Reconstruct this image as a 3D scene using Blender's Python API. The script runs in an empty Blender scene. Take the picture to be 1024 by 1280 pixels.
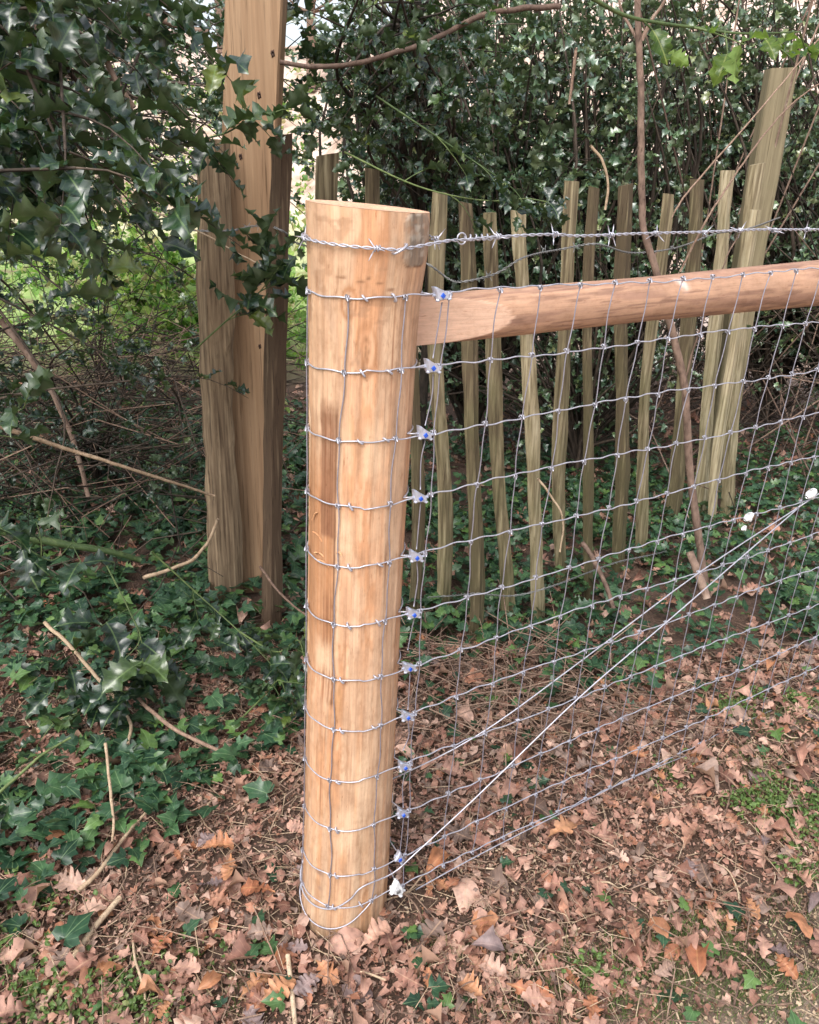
import bpy, math, random
import numpy as np
from mathutils import Matrix, Vector
random.seed(7); rng = np.random.default_rng(7)
scene = bpy.context.scene
COL = scene.collection
# ------------------------------------------------------------------ camera
PITCH, ROLL, CAMZ, FPX = math.radians(22.6), math.radians(1.5), 1.5, 1024.0
fw = np.array([0, math.cos(PITCH), -math.sin(PITCH)]); rt = np.array([1., 0, 0]); up = np.cross(rt, fw)
rt2 = rt*math.cos(ROLL)+up*math.sin(ROLL); up2 = up*math.cos(ROLL)-rt*math.sin(ROLL)
RC = np.array([rt2, up2, fw]); CC = np.array([0, 0, CAMZ])
cd = bpy.data.cameras.new('camera'); cam = bpy.data.objects.new('camera', cd); COL.objects.link(cam)
cd.sensor_fit = 'VERTICAL'; cd.sensor_height = 24; cd.lens = 24*FPX/1280
cd.clip_start = 0.02; cd.clip_end = 600
cam.matrix_world = Matrix(((rt2[0], up2[0], -fw[0], 0), (rt2[1], up2[1], -fw[1], 0), (rt2[2], up2[2], -fw[2], CAMZ), (0, 0, 0, 1)))
scene.camera = cam
# ------------------------------------------------------------------ world, sun, exposure
SUN_EL, SUN_AZ = math.radians(52), math.radians(205)      # azimuth clockwise from +Y
w = bpy.data.worlds.new('World'); scene.world = w; w.use_nodes = True
nt = w.node_tree; bg = nt.nodes['Background']
sky = nt.nodes.new('ShaderNodeTexSky'); sky.sky_type = 'NISHITA'; sky.sun_disc = False
sky.sun_elevation = SUN_EL; sky.sun_rotation = SUN_AZ; sky.air_density = 1.0; sky.dust_density = 4.0
hs = nt.nodes.new('ShaderNodeHueSaturation'); hs.inputs['Saturation'].default_value = 0.42; hs.inputs['Value'].default_value = 1.0
nt.links.new(sky.outputs[0], hs.inputs['Color']); nt.links.new(hs.outputs[0], bg.inputs[0]); bg.inputs[1].default_value = 0.15
sl = bpy.data.lights.new('sun', 'SUN'); so = bpy.data.objects.new('sun', sl); COL.objects.link(so)
sl.energy = 1.0; sl.angle = math.radians(40); sl.color = (1, .975, .95)
sd = Vector((math.sin(SUN_AZ)*math.cos(SUN_EL), math.cos(SUN_AZ)*math.cos(SUN_EL), math.sin(SUN_EL)))
so.rotation_euler = sd.to_track_quat('Z', 'Y').to_euler()
scene.view_settings.view_transform = 'Standard'; scene.view_settings.look = 'None'
scene.view_settings.exposure = 1.12; scene.view_settings.gamma = 1.0
scene.render.engine = 'CYCLES'
scene.cycles.max_bounces = 8; scene.cycles.diffuse_bounces = 4; scene.cycles.transmission_bounces = 4
scene.cycles.use_denoising = True
# ------------------------------------------------------------------ helpers: photo pixel -> world point on a real plane
def ray(x, y): return RC.T @ np.array([(x-512)/FPX, (640-y)/FPX, 1.])
def gnd(x, y, z=0.):
    d = ray(x, y); return CC + (z-CAMZ)/d[2]*d
def at(x, y, Y):
    d = ray(x, y); return CC + (Y/d[1])*d
def on(x, y, P0, n):
    d = ray(x, y); return CC + np.dot(P0-CC, n)/np.dot(d, n)*d
def hsh(i, j, k):
    h = (i*374761393 + j*668265263 + k*2147483647 + 1013904223) & 0xffffffff
    h = ((h ^ (h >> 13))*1274126177) & 0xffffffff
    h = h ^ (h >> 16)
    return (h & 0xffff)/65535.0
def vnoise(p):
    p = np.asarray(p, float); f = np.floor(p).astype(np.int64); t = p-f; t = t*t*(3-2*t); r = 0
    for a in (0, 1):
        for b in (0, 1):
            for c in (0, 1):
                wgt = (t[..., 0] if a else 1-t[..., 0])*(t[..., 1] if b else 1-t[..., 1])*(t[..., 2] if c else 1-t[..., 2])
                r = r + wgt*hsh(f[..., 0]+a, f[..., 1]+b, f[..., 2]+c)
    return r
def fbm(p, o=4):
    p = np.asarray(p, float); r = 0; a = .5; s = 0
    for i in range(o): r = r + a*vnoise(p*2**i+17.3*i); s += a; a *= .5
    return r/s
def sstep(a, b, x):
    t = np.clip((x-a)/(b-a), 0, 1); return t*t*(3-2*t)
def tag(o, label=None, cat=None, group=None, kind=None):
    if label: o['label'] = label
    if cat: o['category'] = cat
    if group: o['group'] = group
    if kind: o['kind'] = kind
    return o
def empty(name, loc, label, cat, group=None):
    o = bpy.data.objects.new(name, None); o.empty_display_size = .05; COL.objects.link(o); o.location = loc
    return tag(o, label, cat, group)
class MB:
    def __init__(s): s.v = []; s.f = []; s.n = 0; s.r = []; s.u = []; s.c = []
    def add(s, V, F, rnd=0., uv=None, col=None):
        V = np.asarray(V, float).reshape(-1, 3); F = np.asarray(F, np.int64)
        s.v.append(V); s.f.append(F+s.n)
        s.r.append(np.broadcast_to(np.asarray(rnd, float), (len(V),)).copy())
        s.u.append(np.zeros((len(V), 2)) if uv is None else np.asarray(uv, float))
        s.c.append(np.full((len(V), 3), .5) if col is None else np.asarray(col, float)); s.n += len(V)
    def mesh(s, name, mat, smooth=True, origin=(0, 0, 0)):
        V = np.concatenate(s.v)-np.array(origin); me = bpy.data.meshes.new(name)
        me.vertices.add(len(V)); me.vertices.foreach_set('co', V.ravel())
        loops = np.concatenate([f.ravel() for f in s.f]); cnt = np.concatenate([np.full(len(f), f.shape[1]) for f in s.f])
        me.loops.add(len(loops)); me.loops.foreach_set('vertex_index', loops.astype(np.int32))
        me.polygons.add(len(cnt)); st = np.concatenate([[0], np.cumsum(cnt)[:-1]])
        me.polygons.foreach_set('loop_start', st.astype(np.int32)); me.polygons.foreach_set('loop_total', cnt.astype(np.int32))
        me.polygons.foreach_set('use_smooth', np.full(len(cnt), smooth))
        a = me.attributes.new('rnd', 'FLOAT', 'POINT'); a.data.foreach_set('value', np.concatenate(s.r).astype(np.float32))
        U = np.concatenate(s.u); a = me.attributes.new('luv', 'FLOAT_VECTOR', 'POINT')
        a.data.foreach_set('vector', np.column_stack([U, np.zeros(len(U))]).astype(np.float32).ravel())
        Cc = np.concatenate(s.c); a = me.attributes.new('paint', 'FLOAT_COLOR', 'POINT')
        a.data.foreach_set('color', np.column_stack([Cc, np.ones(len(Cc))]).astype(np.float32).ravel())
        me.update(calc_edges=True); me.materials.append(mat); return me
    def build(s, name, mat, parent=None, smooth=True, origin=None):
        og = origin if origin is not None else (tuple(parent.location) if parent is not None and parent.type == 'EMPTY' else (0, 0, 0))
        o = bpy.data.objects.new(name, s.mesh(name, mat, smooth, og)); COL.objects.link(o)
        if parent is not None: o.parent = parent
        elif origin is not None: o.location = origin
        return o
def wloc(p):
    v = Vector((0, 0, 0))
    while p is not None: v += p.location; p = p.parent
    return v
def child(mb, name, mat, parent, smooth=True):
    og = tuple(wloc(parent)); o = bpy.data.objects.new(name, mb.mesh(name, mat, smooth, og)); COL.objects.link(o); o.parent = parent; return o
def smooth_path(P, k=6):
    P = np.asarray(P, float)
    if len(P) < 3: 
        t = np.linspace(0, 1, k+1)[:, None]; return P[0]*(1-t)+P[-1]*t
    Q = np.vstack([2*P[0]-P[1], P, 2*P[-1]-P[-2]]); out = []
    for i in range(1, len(Q)-2):
        for t in np.linspace(0, 1, k, endpoint=False):
            a, b, c, d = Q[i-1], Q[i], Q[i+1], Q[i+2]
            out.append(.5*((2*b)+(-a+c)*t+(2*a-5*b+4*c-d)*t*t+(-a+3*b-3*c+d)*t**3))
    out.append(P[-1]); return np.array(out)
def tube(mb, P, r, n=6, rnd=0., caps=True):
    P = np.asarray(P, float); m = len(P); r = np.broadcast_to(np.asarray(r, float), (m,))
    T = np.gradient(P, axis=0); T /= np.linalg.norm(T, axis=1)[:, None]+1e-12
    ref = np.array([0, 0, 1.]) if abs(T[:, 2]).mean() < .8 else np.array([0, 1., 0])
    A = np.cross(T, ref); A /= np.linalg.norm(A, axis=1)[:, None]+1e-12; B = np.cross(T, A)
    th = np.arange(n)*2*math.pi/n
    V = P[:, None]+r[:, None, None]*(A[:, None]*np.cos(th)[None, :, None]+B[:, None]*np.sin(th)[None, :, None])
    i = np.arange(m-1)[:, None]*n; j = np.arange(n)[None]; j2 = (j+1) % n
    F = np.stack([i+j, i+n+j, i+n+j2, i+j2], -1).reshape(-1, 4)
    L = np.concatenate([[0], np.cumsum(np.linalg.norm(np.diff(P, axis=0), axis=1))])
    uv = np.column_stack([np.tile(th/6.283, m), np.repeat(L, n)])
    mb.add(V.reshape(-1, 3), F, rnd, uv)
    if caps and n > 3:
        base = mb.n-m*n
        mb.f.append(np.array([np.arange(n)[::-1]])+base); mb.f.append(np.array([np.arange(n)])+base+(m-1)*n)
# ------------------------------------------------------------------ materials
def newmat(name):
    m = bpy.data.materials.new(name); m.use_nodes = True; nt = m.node_tree
    return m, nt, nt.nodes['Principled BSDF']
def N(nt, t, **k):
    n = nt.nodes.new(t)
    for a, b in k.items():
        if a in n.inputs: n.inputs[a].default_value = b
        else: setattr(n, a, b)
    return n
def ramp(nt, stops, src=None):
    r = nt.nodes.new('ShaderNodeValToRGB'); e = r.color_ramp.elements
    while len(e) < len(stops): e.new(.5)
    for x, (p, c) in zip(e, stops): x.position = p; x.color = (*c, 1) if len(c) == 3 else c
    if src is not None: nt.links.new(src, r.inputs[0])
    return r
def mixc(nt, a, b, f, mode='MIX'):
    m = nt.nodes.new('ShaderNodeMix'); m.data_type = 'RGBA'; m.blend_type = mode
    for s, v in ((6, a), (7, b), (0, f)):
        if hasattr(v, 'links') or isinstance(v, bpy.types.NodeSocket): nt.links.new(v, m.inputs[s])
        elif s == 0: m.inputs[0].default_value = v
        else: m.inputs[s].default_value = (*v, 1)
    return m.outputs[2]
def math_(nt, op, a, b=None, clamp=False):
    m = nt.nodes.new('ShaderNodeMath'); m.operation = op; m.use_clamp = clamp
    for s, v in ((0, a), (1, b)):
        if v is None: continue
        if isinstance(v, bpy.types.NodeSocket): nt.links.new(v, m.inputs[s])
        else: m.inputs[s].default_value = v
    return m.outputs[0]
def attr(nt, name, out='Fac'):
    a = nt.nodes.new('ShaderNodeAttribute'); a.attribute_name = name; return a.outputs[out]
def leafmat(name, stops, rough=.35, spec=.5, trans=.25, under=None, vein=(.5, .6, .3), veinf=.35, palm=False, bump=.3, veins=7., spots=None, coat=0.):
    m, nt, b = newmat(name); L = nt.links
    oi = nt.nodes.new('ShaderNodeObjectInfo')
    r = math_(nt, 'FRACT', math_(nt, 'ADD', attr(nt, 'rnd'), oi.outputs['Random']))
    col = ramp(nt, stops, r).outputs[0]
    uv = attr(nt, 'luv', 'Vector'); sx = nt.nodes.new('ShaderNodeSeparateXYZ'); L.new(uv, sx.inputs[0])
    au = math_(nt, 'ABSOLUTE', sx.outputs[0]); v = sx.outputs[1]
    mid = math_(nt, 'LESS_THAN', au, .016)
    if palm:
        ang = math_(nt, 'ARCTAN2', au, math_(nt, 'ADD', v, .06))
        side = math_(nt, 'LESS_THAN', math_(nt, 'ABSOLUTE', math_(nt, 'SUBTRACT', math_(nt, 'FRACT', math_(nt, 'DIVIDE', ang, .62)), .5)), .05)
    else:
        side = math_(nt, 'LESS_THAN', math_(nt, 'FRACT', math_(nt, 'MULTIPLY', math_(nt, 'SUBTRACT', v, math_(nt, 'MULTIPLY', au, .9)), veins)), .09)
    ve = math_(nt, 'MAXIMUM', mid, math_(nt, 'MULTIPLY', side, .45))
    col = mixc(nt, col, vein, math_(nt, 'MULTIPLY', ve, veinf))
    geo = nt.nodes.new('ShaderNodeNewGeometry')
    nz = N(nt, 'ShaderNodeTexNoise', Scale=60., Detail=3.); L.new(geo.outputs['Position'], nz.inputs['Vector'])
    col = mixc(nt, col, ramp(nt, [(.3, (.6, .6, .6)), (.7, (1.22, 1.18, 1.15))], nz.outputs[0]).outputs[0], .9, 'MULTIPLY')
    if spots:
        vz = N(nt, 'ShaderNodeTexNoise', Scale=150., Detail=2.); L.new(geo.outputs['Position'], vz.inputs['Vector'])
        col = mixc(nt, col, spots, ramp(nt, [(.6, (0, 0, 0)), (.68, (1, 1, 1))], vz.outputs[0]).outputs[0])
    if under: col = mixc(nt, col, under, math_(nt, 'MULTIPLY', geo.outputs['Backfacing'], .75))
    L.new(col, b.inputs['Base Color']); b.inputs['Roughness'].default_value = rough; b.inputs['Specular IOR Level'].default_value = spec
    rr = math_(nt, 'ADD', math_(nt, 'MULTIPLY', geo.outputs['Backfacing'], .3), rough); L.new(rr, b.inputs['Roughness'])
    bp = N(nt, 'ShaderNodeBump', Strength=bump, Distance=.002); L.new(math_(nt, 'SUBTRACT', nz.outputs[0], math_(nt, 'MULTIPLY', ve, .6)), bp.inputs['Height']); L.new(bp.outputs[0], b.inputs['Normal'])
    if coat: b.inputs['Coat Weight'].default_value = coat; b.inputs['Coat Roughness'].default_value = .26
    if trans:
        tr = nt.nodes.new('ShaderNodeBsdfTranslucent'); L.new(mixc(nt, col, (1.0, 1.25, .45), .6, 'MULTIPLY'), tr.inputs[0])
        ms = nt.nodes.new('ShaderNodeMixShader'); ms.inputs[0].default_value = trans
        L.new(b.outputs[0], ms.inputs[1]); L.new(tr.outputs[0], ms.inputs[2]); L.new(ms.outputs[0], nt.nodes['Material Output'].inputs[0])
    return m
M = {}
M['holly'] = leafmat('holly_leaf', [(0, (.007, .022, .012)), (.45, (.013, .038, .019)), (.8, (.022, .055, .02)), (.93, (.05, .09, .02)), (1, (.13, .17, .03))], rough=.34, spec=.65, trans=.2, under=(.05, .085, .03), vein=(.14, .22, .08), veinf=.55, coat=.5)
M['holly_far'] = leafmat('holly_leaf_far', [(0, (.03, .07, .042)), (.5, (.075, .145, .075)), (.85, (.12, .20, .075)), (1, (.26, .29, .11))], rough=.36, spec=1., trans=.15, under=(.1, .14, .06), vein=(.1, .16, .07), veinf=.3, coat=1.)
M['holly_young'] = leafmat('holly_leaf_young', [(0, (.04, .09, .02)), (1, (.11, .18, .03))], rough=.3, spec=.5, trans=.4, under=(.2, .3, .07), vein=(.4, .45, .15), veinf=.5)
M['ivy'] = leafmat('ivy_leaf', [(0, (.014, .042, .022)), (.5, (.03, .078, .038)), (.8, (.05, .115, .045)), (1, (.10, .18, .045))], rough=.34, spec=.45, trans=.12, under=(.12, .18, .08), vein=(.2, .3, .15), veinf=.5, palm=True)
M['green'] = leafmat('herb_leaf', [(0, (.07, .13, .03)), (.7, (.12, .20, .05)), (1, (.22, .25, .09))], rough=.5, trans=.25, vein=(.2, .3, .1), veinf=.3)
M['lime'] = leafmat('lime_leaf', [(0, (.07, .17, .04)), (.45, (.20, .36, .08)), (.7, (.34, .46, .13)), (.85, (.42, .44, .22)), (1, (.45, .36, .24))], rough=.45, trans=.5, vein=(.3, .45, .12), veinf=.3)
OAK = [(0, (.14, .066, .048)), (.18, (.34, .175, .13)), (.36, (.48, .29, .225)), (.5, (.24, .12, .09)), (.66, (.58, .40, .32)), (.8, (.36, .155, .09)), (.88, (.33, .24, .2)), (1, (.08, .05, .04))]
M['dead'] = leafmat('dead_leaf', OAK, rough=.62, spec=.3, trans=.12, under=(.44, .28, .20), vein=(.5, .33, .22), veinf=.4, bump=.5, spots=None)
M['orange'] = leafmat('orange_dead_leaf', [(0, (.42, .19, .10)), (.5, (.48, .25, .14)), (1, (.35, .14, .075))], rough=.5, spec=.35, trans=.15, vein=(.55, .3, .14), veinf=.4, bump=.5, spots=None)
M['purple'] = leafmat('grey_dead_leaf', [(0, (.14, .10, .10)), (1, (.27, .2, .19))], rough=.5, spec=.4, trans=.05, vein=(.35, .26, .24), veinf=.4, bump=.5)
def barkmat(name, stops, rough=.8, scale=40., stretch=.12, bump=.4):
    m, nt, b = newmat(name); L = nt.links
    geo = nt.nodes.new('ShaderNodeNewGeometry')
    nz = N(nt, 'ShaderNodeTexNoise', Scale=scale, Detail=6.); mp = nt.nodes.new('ShaderNodeMapping'); mp.inputs['Scale'].default_value = (1, 1, stretch)
    L.new(geo.outputs['Position'], mp.inputs[0]); L.new(mp.outputs[0], nz.inputs['Vector'])
    oi = nt.nodes.new('ShaderNodeObjectInfo'); r = math_(nt, 'FRACT', math_(nt, 'ADD', attr(nt, 'rnd'), oi.outputs['Random']))
    f = math_(nt, 'ADD', math_(nt, 'MULTIPLY', nz.outputs[0], .75), math_(nt, 'MULTIPLY', math_(nt, 'SUBTRACT', r, .5), .35))
    n5 = N(nt, 'ShaderNodeTexNoise', Scale=scale*2.6, Detail=4., Roughness=.7); mp5 = nt.nodes.new('ShaderNodeMapping'); mp5.inputs['Scale'].default_value = (1, 1, stretch*.6)
    L.new(geo.outputs['Position'], mp5.inputs[0]); L.new(mp5.outputs[0], n5.inputs['Vector'])
    c5 = mixc(nt, ramp(nt, stops, f).outputs[0], ramp(nt, [(.34, (.42, .38, .34)), (.44, (1, 1, 1)), (.62, (1.05, 1.04, 1.02)), (.72, (1.35, 1.33, 1.3))], n5.outputs[0]).outputs[0], .85, 'MULTIPLY')
    L.new(c5, b.inputs['Base Color']); b.inputs['Roughness'].default_value = rough; b.inputs['Specular IOR Level'].default_value = .25
    bp = N(nt, 'ShaderNodeBump', Strength=bump, Distance=.003); L.new(math_(nt, 'ADD', nz.outputs[0], n5.outputs[0]), bp.inputs['Height']); L.new(bp.outputs[0], b.inputs['Normal'])
    return m
M['twig'] = barkmat('twig_bark', [(.1, (.07, .045, .035)), (.4, (.20, .13, .095)), (.75, (.38, .27, .2))], scale=90, stretch=1)
M['straw'] = barkmat('straw', [(.1, (.25, .17, .11)), (.5, (.46, .35, .24)), (.8, (.62, .52, .4))], scale=60, stretch=1)
M['shaving'] = barkmat('wood_shaving', [(.1, (.36, .17, .08)), (.8, (.6, .34, .18))], scale=60, stretch=1)
M['greenstem'] = barkmat('green_stem', [(.2, (.05, .08, .03)), (.6, (.13, .17, .06)), (.8, (.22, .24, .1))], scale=60, stretch=1, rough=.5)
M['stem'] = barkmat('dark_stem', [(.2, (.022, .017, .013)), (.5, (.07, .052, .04)), (.8, (.16, .12, .09))], scale=50, stretch=.3)
M['sapling'] = barkmat('sapling_bark', [(.2, (.10, .065, .05)), (.5, (.25, .17, .13)), (.8, (.40, .31, .25))], scale=45, stretch=.6)
M['pale'] = barkmat('weathered_chestnut', [(.25, (.09, .066, .04)), (.40, (.21, .168, .10)), (.52, (.33, .275, .175)), (.7, (.52, .45, .32))], scale=85, stretch=.045, bump=.7, rough=.85)
M['timber'] = barkmat('sawn_timber', [(.15, (.15, .088, .05)), (.45, (.27, .168, .097)), (.75, (.38, .255, .155))], scale=60, stretch=.035, bump=.3, rough=.75)
M['oldtimber'] = barkmat('pale_sawn_timber', [(.15, (.17, .14, .085)), (.45, (.27, .225, .14)), (.75, (.36, .31, .2))], scale=60, stretch=.035, bump=.3, rough=.75)
def greened(m, zc=.35, zw=.3, col=(.085, .10, .035), amt=.55):      # algae growing up from the soil, patchy
    nt = m.node_tree; b = nt.nodes['Principled BSDF']; L = nt.links; src = b.inputs['Base Color'].links[0].from_socket
    geo = nt.nodes.new('ShaderNodeNewGeometry'); nz = N(nt, 'ShaderNodeTexNoise', Scale=7., Detail=5.); L.new(geo.outputs['Position'], nz.inputs['Vector'])
    sx = nt.nodes.new('ShaderNodeSeparateXYZ'); L.new(geo.outputs['Position'], sx.inputs[0])
    h = math_(nt, 'SUBTRACT', math_(nt, 'ADD', math_(nt, 'MULTIPLY', nz.outputs[0], 1.5), -.25), math_(nt, 'MULTIPLY', sx.outputs[2], zc), True)
    L.new(mixc(nt, src, col, math_(nt, 'MULTIPLY', h, amt)), b.inputs['Base Color'])
M['stake'] = barkmat('brown_cleft_wood', [(.28, (.08, .052, .033)), (.42, (.18, .127, .08)), (.55, (.28, .205, .13)), (.72, (.5, .4, .27))], scale=90, stretch=.04, bump=.8, rough=.85)
greened(M['pale'], .35); greened(M['oldtimber'], .3, amt=.4)
def woodmat(name, fine=1.0):
    m, nt, b = newmat(name); L = nt.links
    p = attr(nt, 'paint', 'Color'); luv = attr(nt, 'luv', 'Vector')
    def ns(sc, det=5., rg=.6):
        vm = nt.nodes.new('ShaderNodeVectorMath'); vm.operation = 'MULTIPLY'; vm.inputs[1].default_value = sc; L.new(luv, vm.inputs[0])
        q = N(nt, 'ShaderNodeTexNoise', Scale=1., Detail=det, Roughness=rg); L.new(vm.outputs[0], q.inputs['Vector']); return q.outputs[0]
    fib = ns((420, 9, 1), 3.); flk = ns((150, 22, 1), 5., .7); mot = ns((45, 30, 1), 6., .7)
    c = mixc(nt, p, ramp(nt, [(.3, (.80, .76, .71)), (.5, (1, 1, 1)), (.7, (1.1, 1.08, 1.05))], fib).outputs[0], .7, 'MULTIPLY')
    c = mixc(nt, c, ramp(nt, [(.32, (.82, .77, .72)), (.5, (1, 1, 1)), (.68, (1.13, 1.1, 1.08))], mot).outputs[0], .85, 'MULTIPLY')
    c = mixc(nt, c, ramp(nt, [(.62, (1, 1, 1)), (.67, (.62, .5, .4)), (.75, (.35, .24, .17))], flk).outputs[0], .75, 'MULTIPLY')
    L.new(c, b.inputs['Base Color']); b.inputs['Roughness'].default_value = .62; b.inputs['Specular IOR Level'].default_value = .25
    bp = N(nt, 'ShaderNodeBump', Strength=.5, Distance=.0015); L.new(math_(nt, 'SUBTRACT', math_(nt, 'ADD', math_(nt, 'MULTIPLY', fib, .5), mot), flk), bp.inputs['Height']); L.new(bp.outputs[0], b.inputs['Normal'])
    return m
M['wood'] = woodmat('peeled_wood')
def metal(name, c, rough, met=.75):
    m, nt, b = newmat(name); geo = nt.nodes.new('ShaderNodeNewGeometry'); nz = N(nt, 'ShaderNodeTexNoise', Scale=120., Detail=3.)
    nt.links.new(geo.outputs['Position'], nz.inputs['Vector'])
    nt.links.new(ramp(nt, [(.3, tuple(x*.72 for x in c)), (.7, c)], nz.outputs[0]).outputs[0], b.inputs['Base Color'])
    b.inputs['Metallic'].default_value = met; b.inputs['Roughness'].default_value = rough; return m
M['wire'] = metal('galvanised_wire', (.52, .52, .59), .42, .55)
M['dullwire'] = metal('weathered_wire', (.27, .27, .27), .6, .5)
M['stay'] = metal('galvanised_stay', (.36, .35, .42), .45, .6)
M['zinc'] = metal('zinc_casting', (.60, .63, .74), .36, .6)
M['white'] = metal('white_casting', (.85, .87, .88), .4, .1)
M['blue'] = metal('blue_plastic', (.012, .09, .55), .35, 0.)
# ------------------------------------------------------------------ ground
PF = gnd(426, 1176); PC = np.array([PF[0]*1.07, PF[1]+.094, 0])       # centre of the big post's foot
FA = math.radians(58); FD = np.array([math.sin(FA), math.cos(FA), 0]); FN = np.array([math.cos(FA), -math.sin(FA), 0])
P0 = PC+FN*.097                                                       # the net's vertical plane passes through here
def gz(x, y):
    x = np.asarray(x, float); y = np.asarray(y, float); q = np.stack([x, y, x*0], -1)
    s = (x-P0[0])*FD[0]+(y-P0[1])*FD[1]; d = (x-P0[0])*FN[0]+(y-P0[1])*FN[1]
    h = .10*sstep(.75, 1.15, s)*np.exp(-(d/.28)**2)
    fade = np.clip(1-np.hypot(x, y-2)/18, 0, 1)
    h = h+((fbm(q*2.2, 3)-.5)*.07+(fbm(q*9+5, 3)-.5)*.03)*fade*sstep(.12, .45, np.hypot(x-PC[0], y-PC[1]))
    h = h+sstep(11, 60, np.hypot(x, y))*1.2*fbm(q*.06, 2)
    h = h+4.6*sstep(8.5, 17, y)*sstep(-2.5, 1.5, x)*(.85+.3*fbm(q*.5, 3))
    h = h+4.5*sstep(13, 26, y)*(.8+.4*fbm(q*.4, 3))*(1-sstep(-2.5, 1.5, x)*.6)
    return h
def axis(a, b, fine, far): 
    core = np.arange(a, b, fine); g = [fine]; 
    while sum(g) < far: g.append(g[-1]*1.16)
    o = np.cumsum(g); return np.concatenate([(a-o)[::-1], core, b+o])
gx = axis(-3.5, 4, .03, 330); gy = axis(-.2, 6, .03, 330); X, Y = np.meshgrid(gx, gy)
mb = MB(); nx = len(gx); i = np.arange(len(gy)-1)[:, None]*nx+np.arange(nx-1)[None]
mb.add(np.column_stack([X.ravel(), Y.ravel(), gz(X.ravel(), Y.ravel())]), np.stack([i, i+1, i+nx+1, i+nx], -1).reshape(-1, 4))
m, nt, b = newmat('soil'); geo = nt.nodes.new('ShaderNodeNewGeometry')
n1 = N(nt, 'ShaderNodeTexNoise', Scale=3., Detail=8., Roughness=.7); n2 = N(nt, 'ShaderNodeTexNoise', Scale=90., Detail=6., Roughness=.75)
for n_ in (n1, n2): nt.links.new(geo.outputs['Position'], n_.inputs['Vector'])
c1 = ramp(nt, [(.3, (.05, .032, .024)), (.5, (.10, .062, .045)), (.7, (.19, .125, .09))], n2.outputs[0]).outputs[0]
sp_ = nt.nodes.new('ShaderNodeSeparateXYZ'); nt.links.new(geo.outputs['Position'], sp_.inputs[0])
pth = math_(nt, 'ADD', math_(nt, 'SUBTRACT', sp_.outputs[0], math_(nt, 'MULTIPLY', sp_.outputs[1], 1.3)), math_(nt, 'MULTIPLY', math_(nt, 'SUBTRACT', n1.outputs[0], .5), 1.2))
c1 = mixc(nt, c1, ramp(nt, [(.3, (.22, .16, .12)), (.5, (.42, .33, .26)), (.7, (.6, .5, .42))], n2.outputs[0]).outputs[0], math_(nt, 'MULTIPLY', math_(nt, 'ADD', pth, 1.0), 3.5, True))
c2 = ramp(nt, [(.3, (.7, .7, .7)), (.7, (1.3, 1.2, 1.1))], n1.outputs[0]).outputs[0]
cnear = mixc(nt, c1, c2, 1., 'MULTIPLY')
vd = nt.nodes.new('ShaderNodeVectorMath'); vd.operation = 'LENGTH'; nt.links.new(geo.outputs['Position'], vd.inputs[0])
n3 = N(nt, 'ShaderNodeTexNoise', Scale=.8, Detail=8., Roughness=.7); nt.links.new(geo.outputs['Position'], n3.inputs['Vector'])
cfar = ramp(nt, [(.35, (.20, .15, .09)), (.48, (.22, .34, .09)), (.6, (.36, .45, .16)), (.72, (.42, .36, .25))], n3.outputs[0]).outputs[0]
sx_ = nt.nodes.new('ShaderNodeSeparateXYZ'); nt.links.new(geo.outputs['Position'], sx_.inputs[0])
ctan = ramp(nt, [(.35, (.30, .20, .14)), (.5, (.58, .44, .36)), (.65, (.72, .6, .52))], n3.outputs[0]).outputs[0]
cfar = mixc(nt, cfar, ctan, math_(nt, 'MAXIMUM', math_(nt, 'MULTIPLY', math_(nt, 'ADD', sx_.outputs[0], 1.2), .5, True), math_(nt, 'MULTIPLY', sx_.outputs[2], 1.2, True)))
nt.links.new(mixc(nt, cnear, cfar, math_(nt, 'MULTIPLY', math_(nt, 'SUBTRACT', vd.outputs['Value'], 6.), .35, True)), b.inputs['Base Color'])
b.inputs['Roughness'].default_value = .95; bp = N(nt, 'ShaderNodeBump', Strength=.9, Distance=.012); nt.links.new(n2.outputs[0], bp.inputs['Height']); nt.links.new(bp.outputs[0], b.inputs['Normal'])
tag(mb.build('ground', m), kind='structure')
# ------------------------------------------------------------------ leaf templates
def leaf(outline, width, curl=0., fold=.15, wave=0., arch=.1, mids=None, hi=True, twist=0., seed=0, roll=0., asym=.1):
    O = np.array(outline, float); v = O[:, 0]; u = O[:, 1]*width; ja = np.random.default_rng(seed+50); JU = {1: 1+ja.normal(0, asym, len(O)), -1: 1+ja.normal(0, asym, len(O))}; JV = {1: ja.normal(0, asym*.12, len(O)), -1: ja.normal(0, asym*.12, len(O))}
    bendx = ja.normal(0, asym*.5); mv = np.maximum.accumulate(np.clip(v, 0, 1)) if mids is None else np.array(mids)
    cols = [-1, -.5, 0, .5, 1] if hi else [-1, 0, 1]; r = np.random.default_rng(seed)
    V = []; U = []; k = len(O); ph = r.uniform(0, 6.28)
    for c in cols:
        for i in range(k):
            sg = 1 if c >= 0 else -1; uu = u[i]*c*JU[sg][i]; vv = mv[i]*(1-abs(c))+(v[i]+JV[sg][i])*abs(c)
            z = abs(uu)*fold + curl*uu*uu*1.5 - arch*(vv-.5)**2*2+arch*.5
            if wave: z += wave*abs(c)**1.5*(1 if (i % 4 < 2) else -1)*(1 if c > 0 else -1)*min(1, 8*abs(u[i]))
            z += .02*math.sin(7*vv+ph+c)*abs(c)+twist*uu*(vv-.5)+roll*math.sin(vv*9+ph)*uu
            V.append((uu+bendx*(vv-.4)**2, vv, z)); U.append((uu, vv))
    F = []
    for ci in range(len(cols)-1):
        for i in range(k-1): F.append((ci*k+i, (ci+1)*k+i, (ci+1)*k+i+1, ci*k+i+1))
    return np.array(V), np.array(F), np.array(U)
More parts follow.
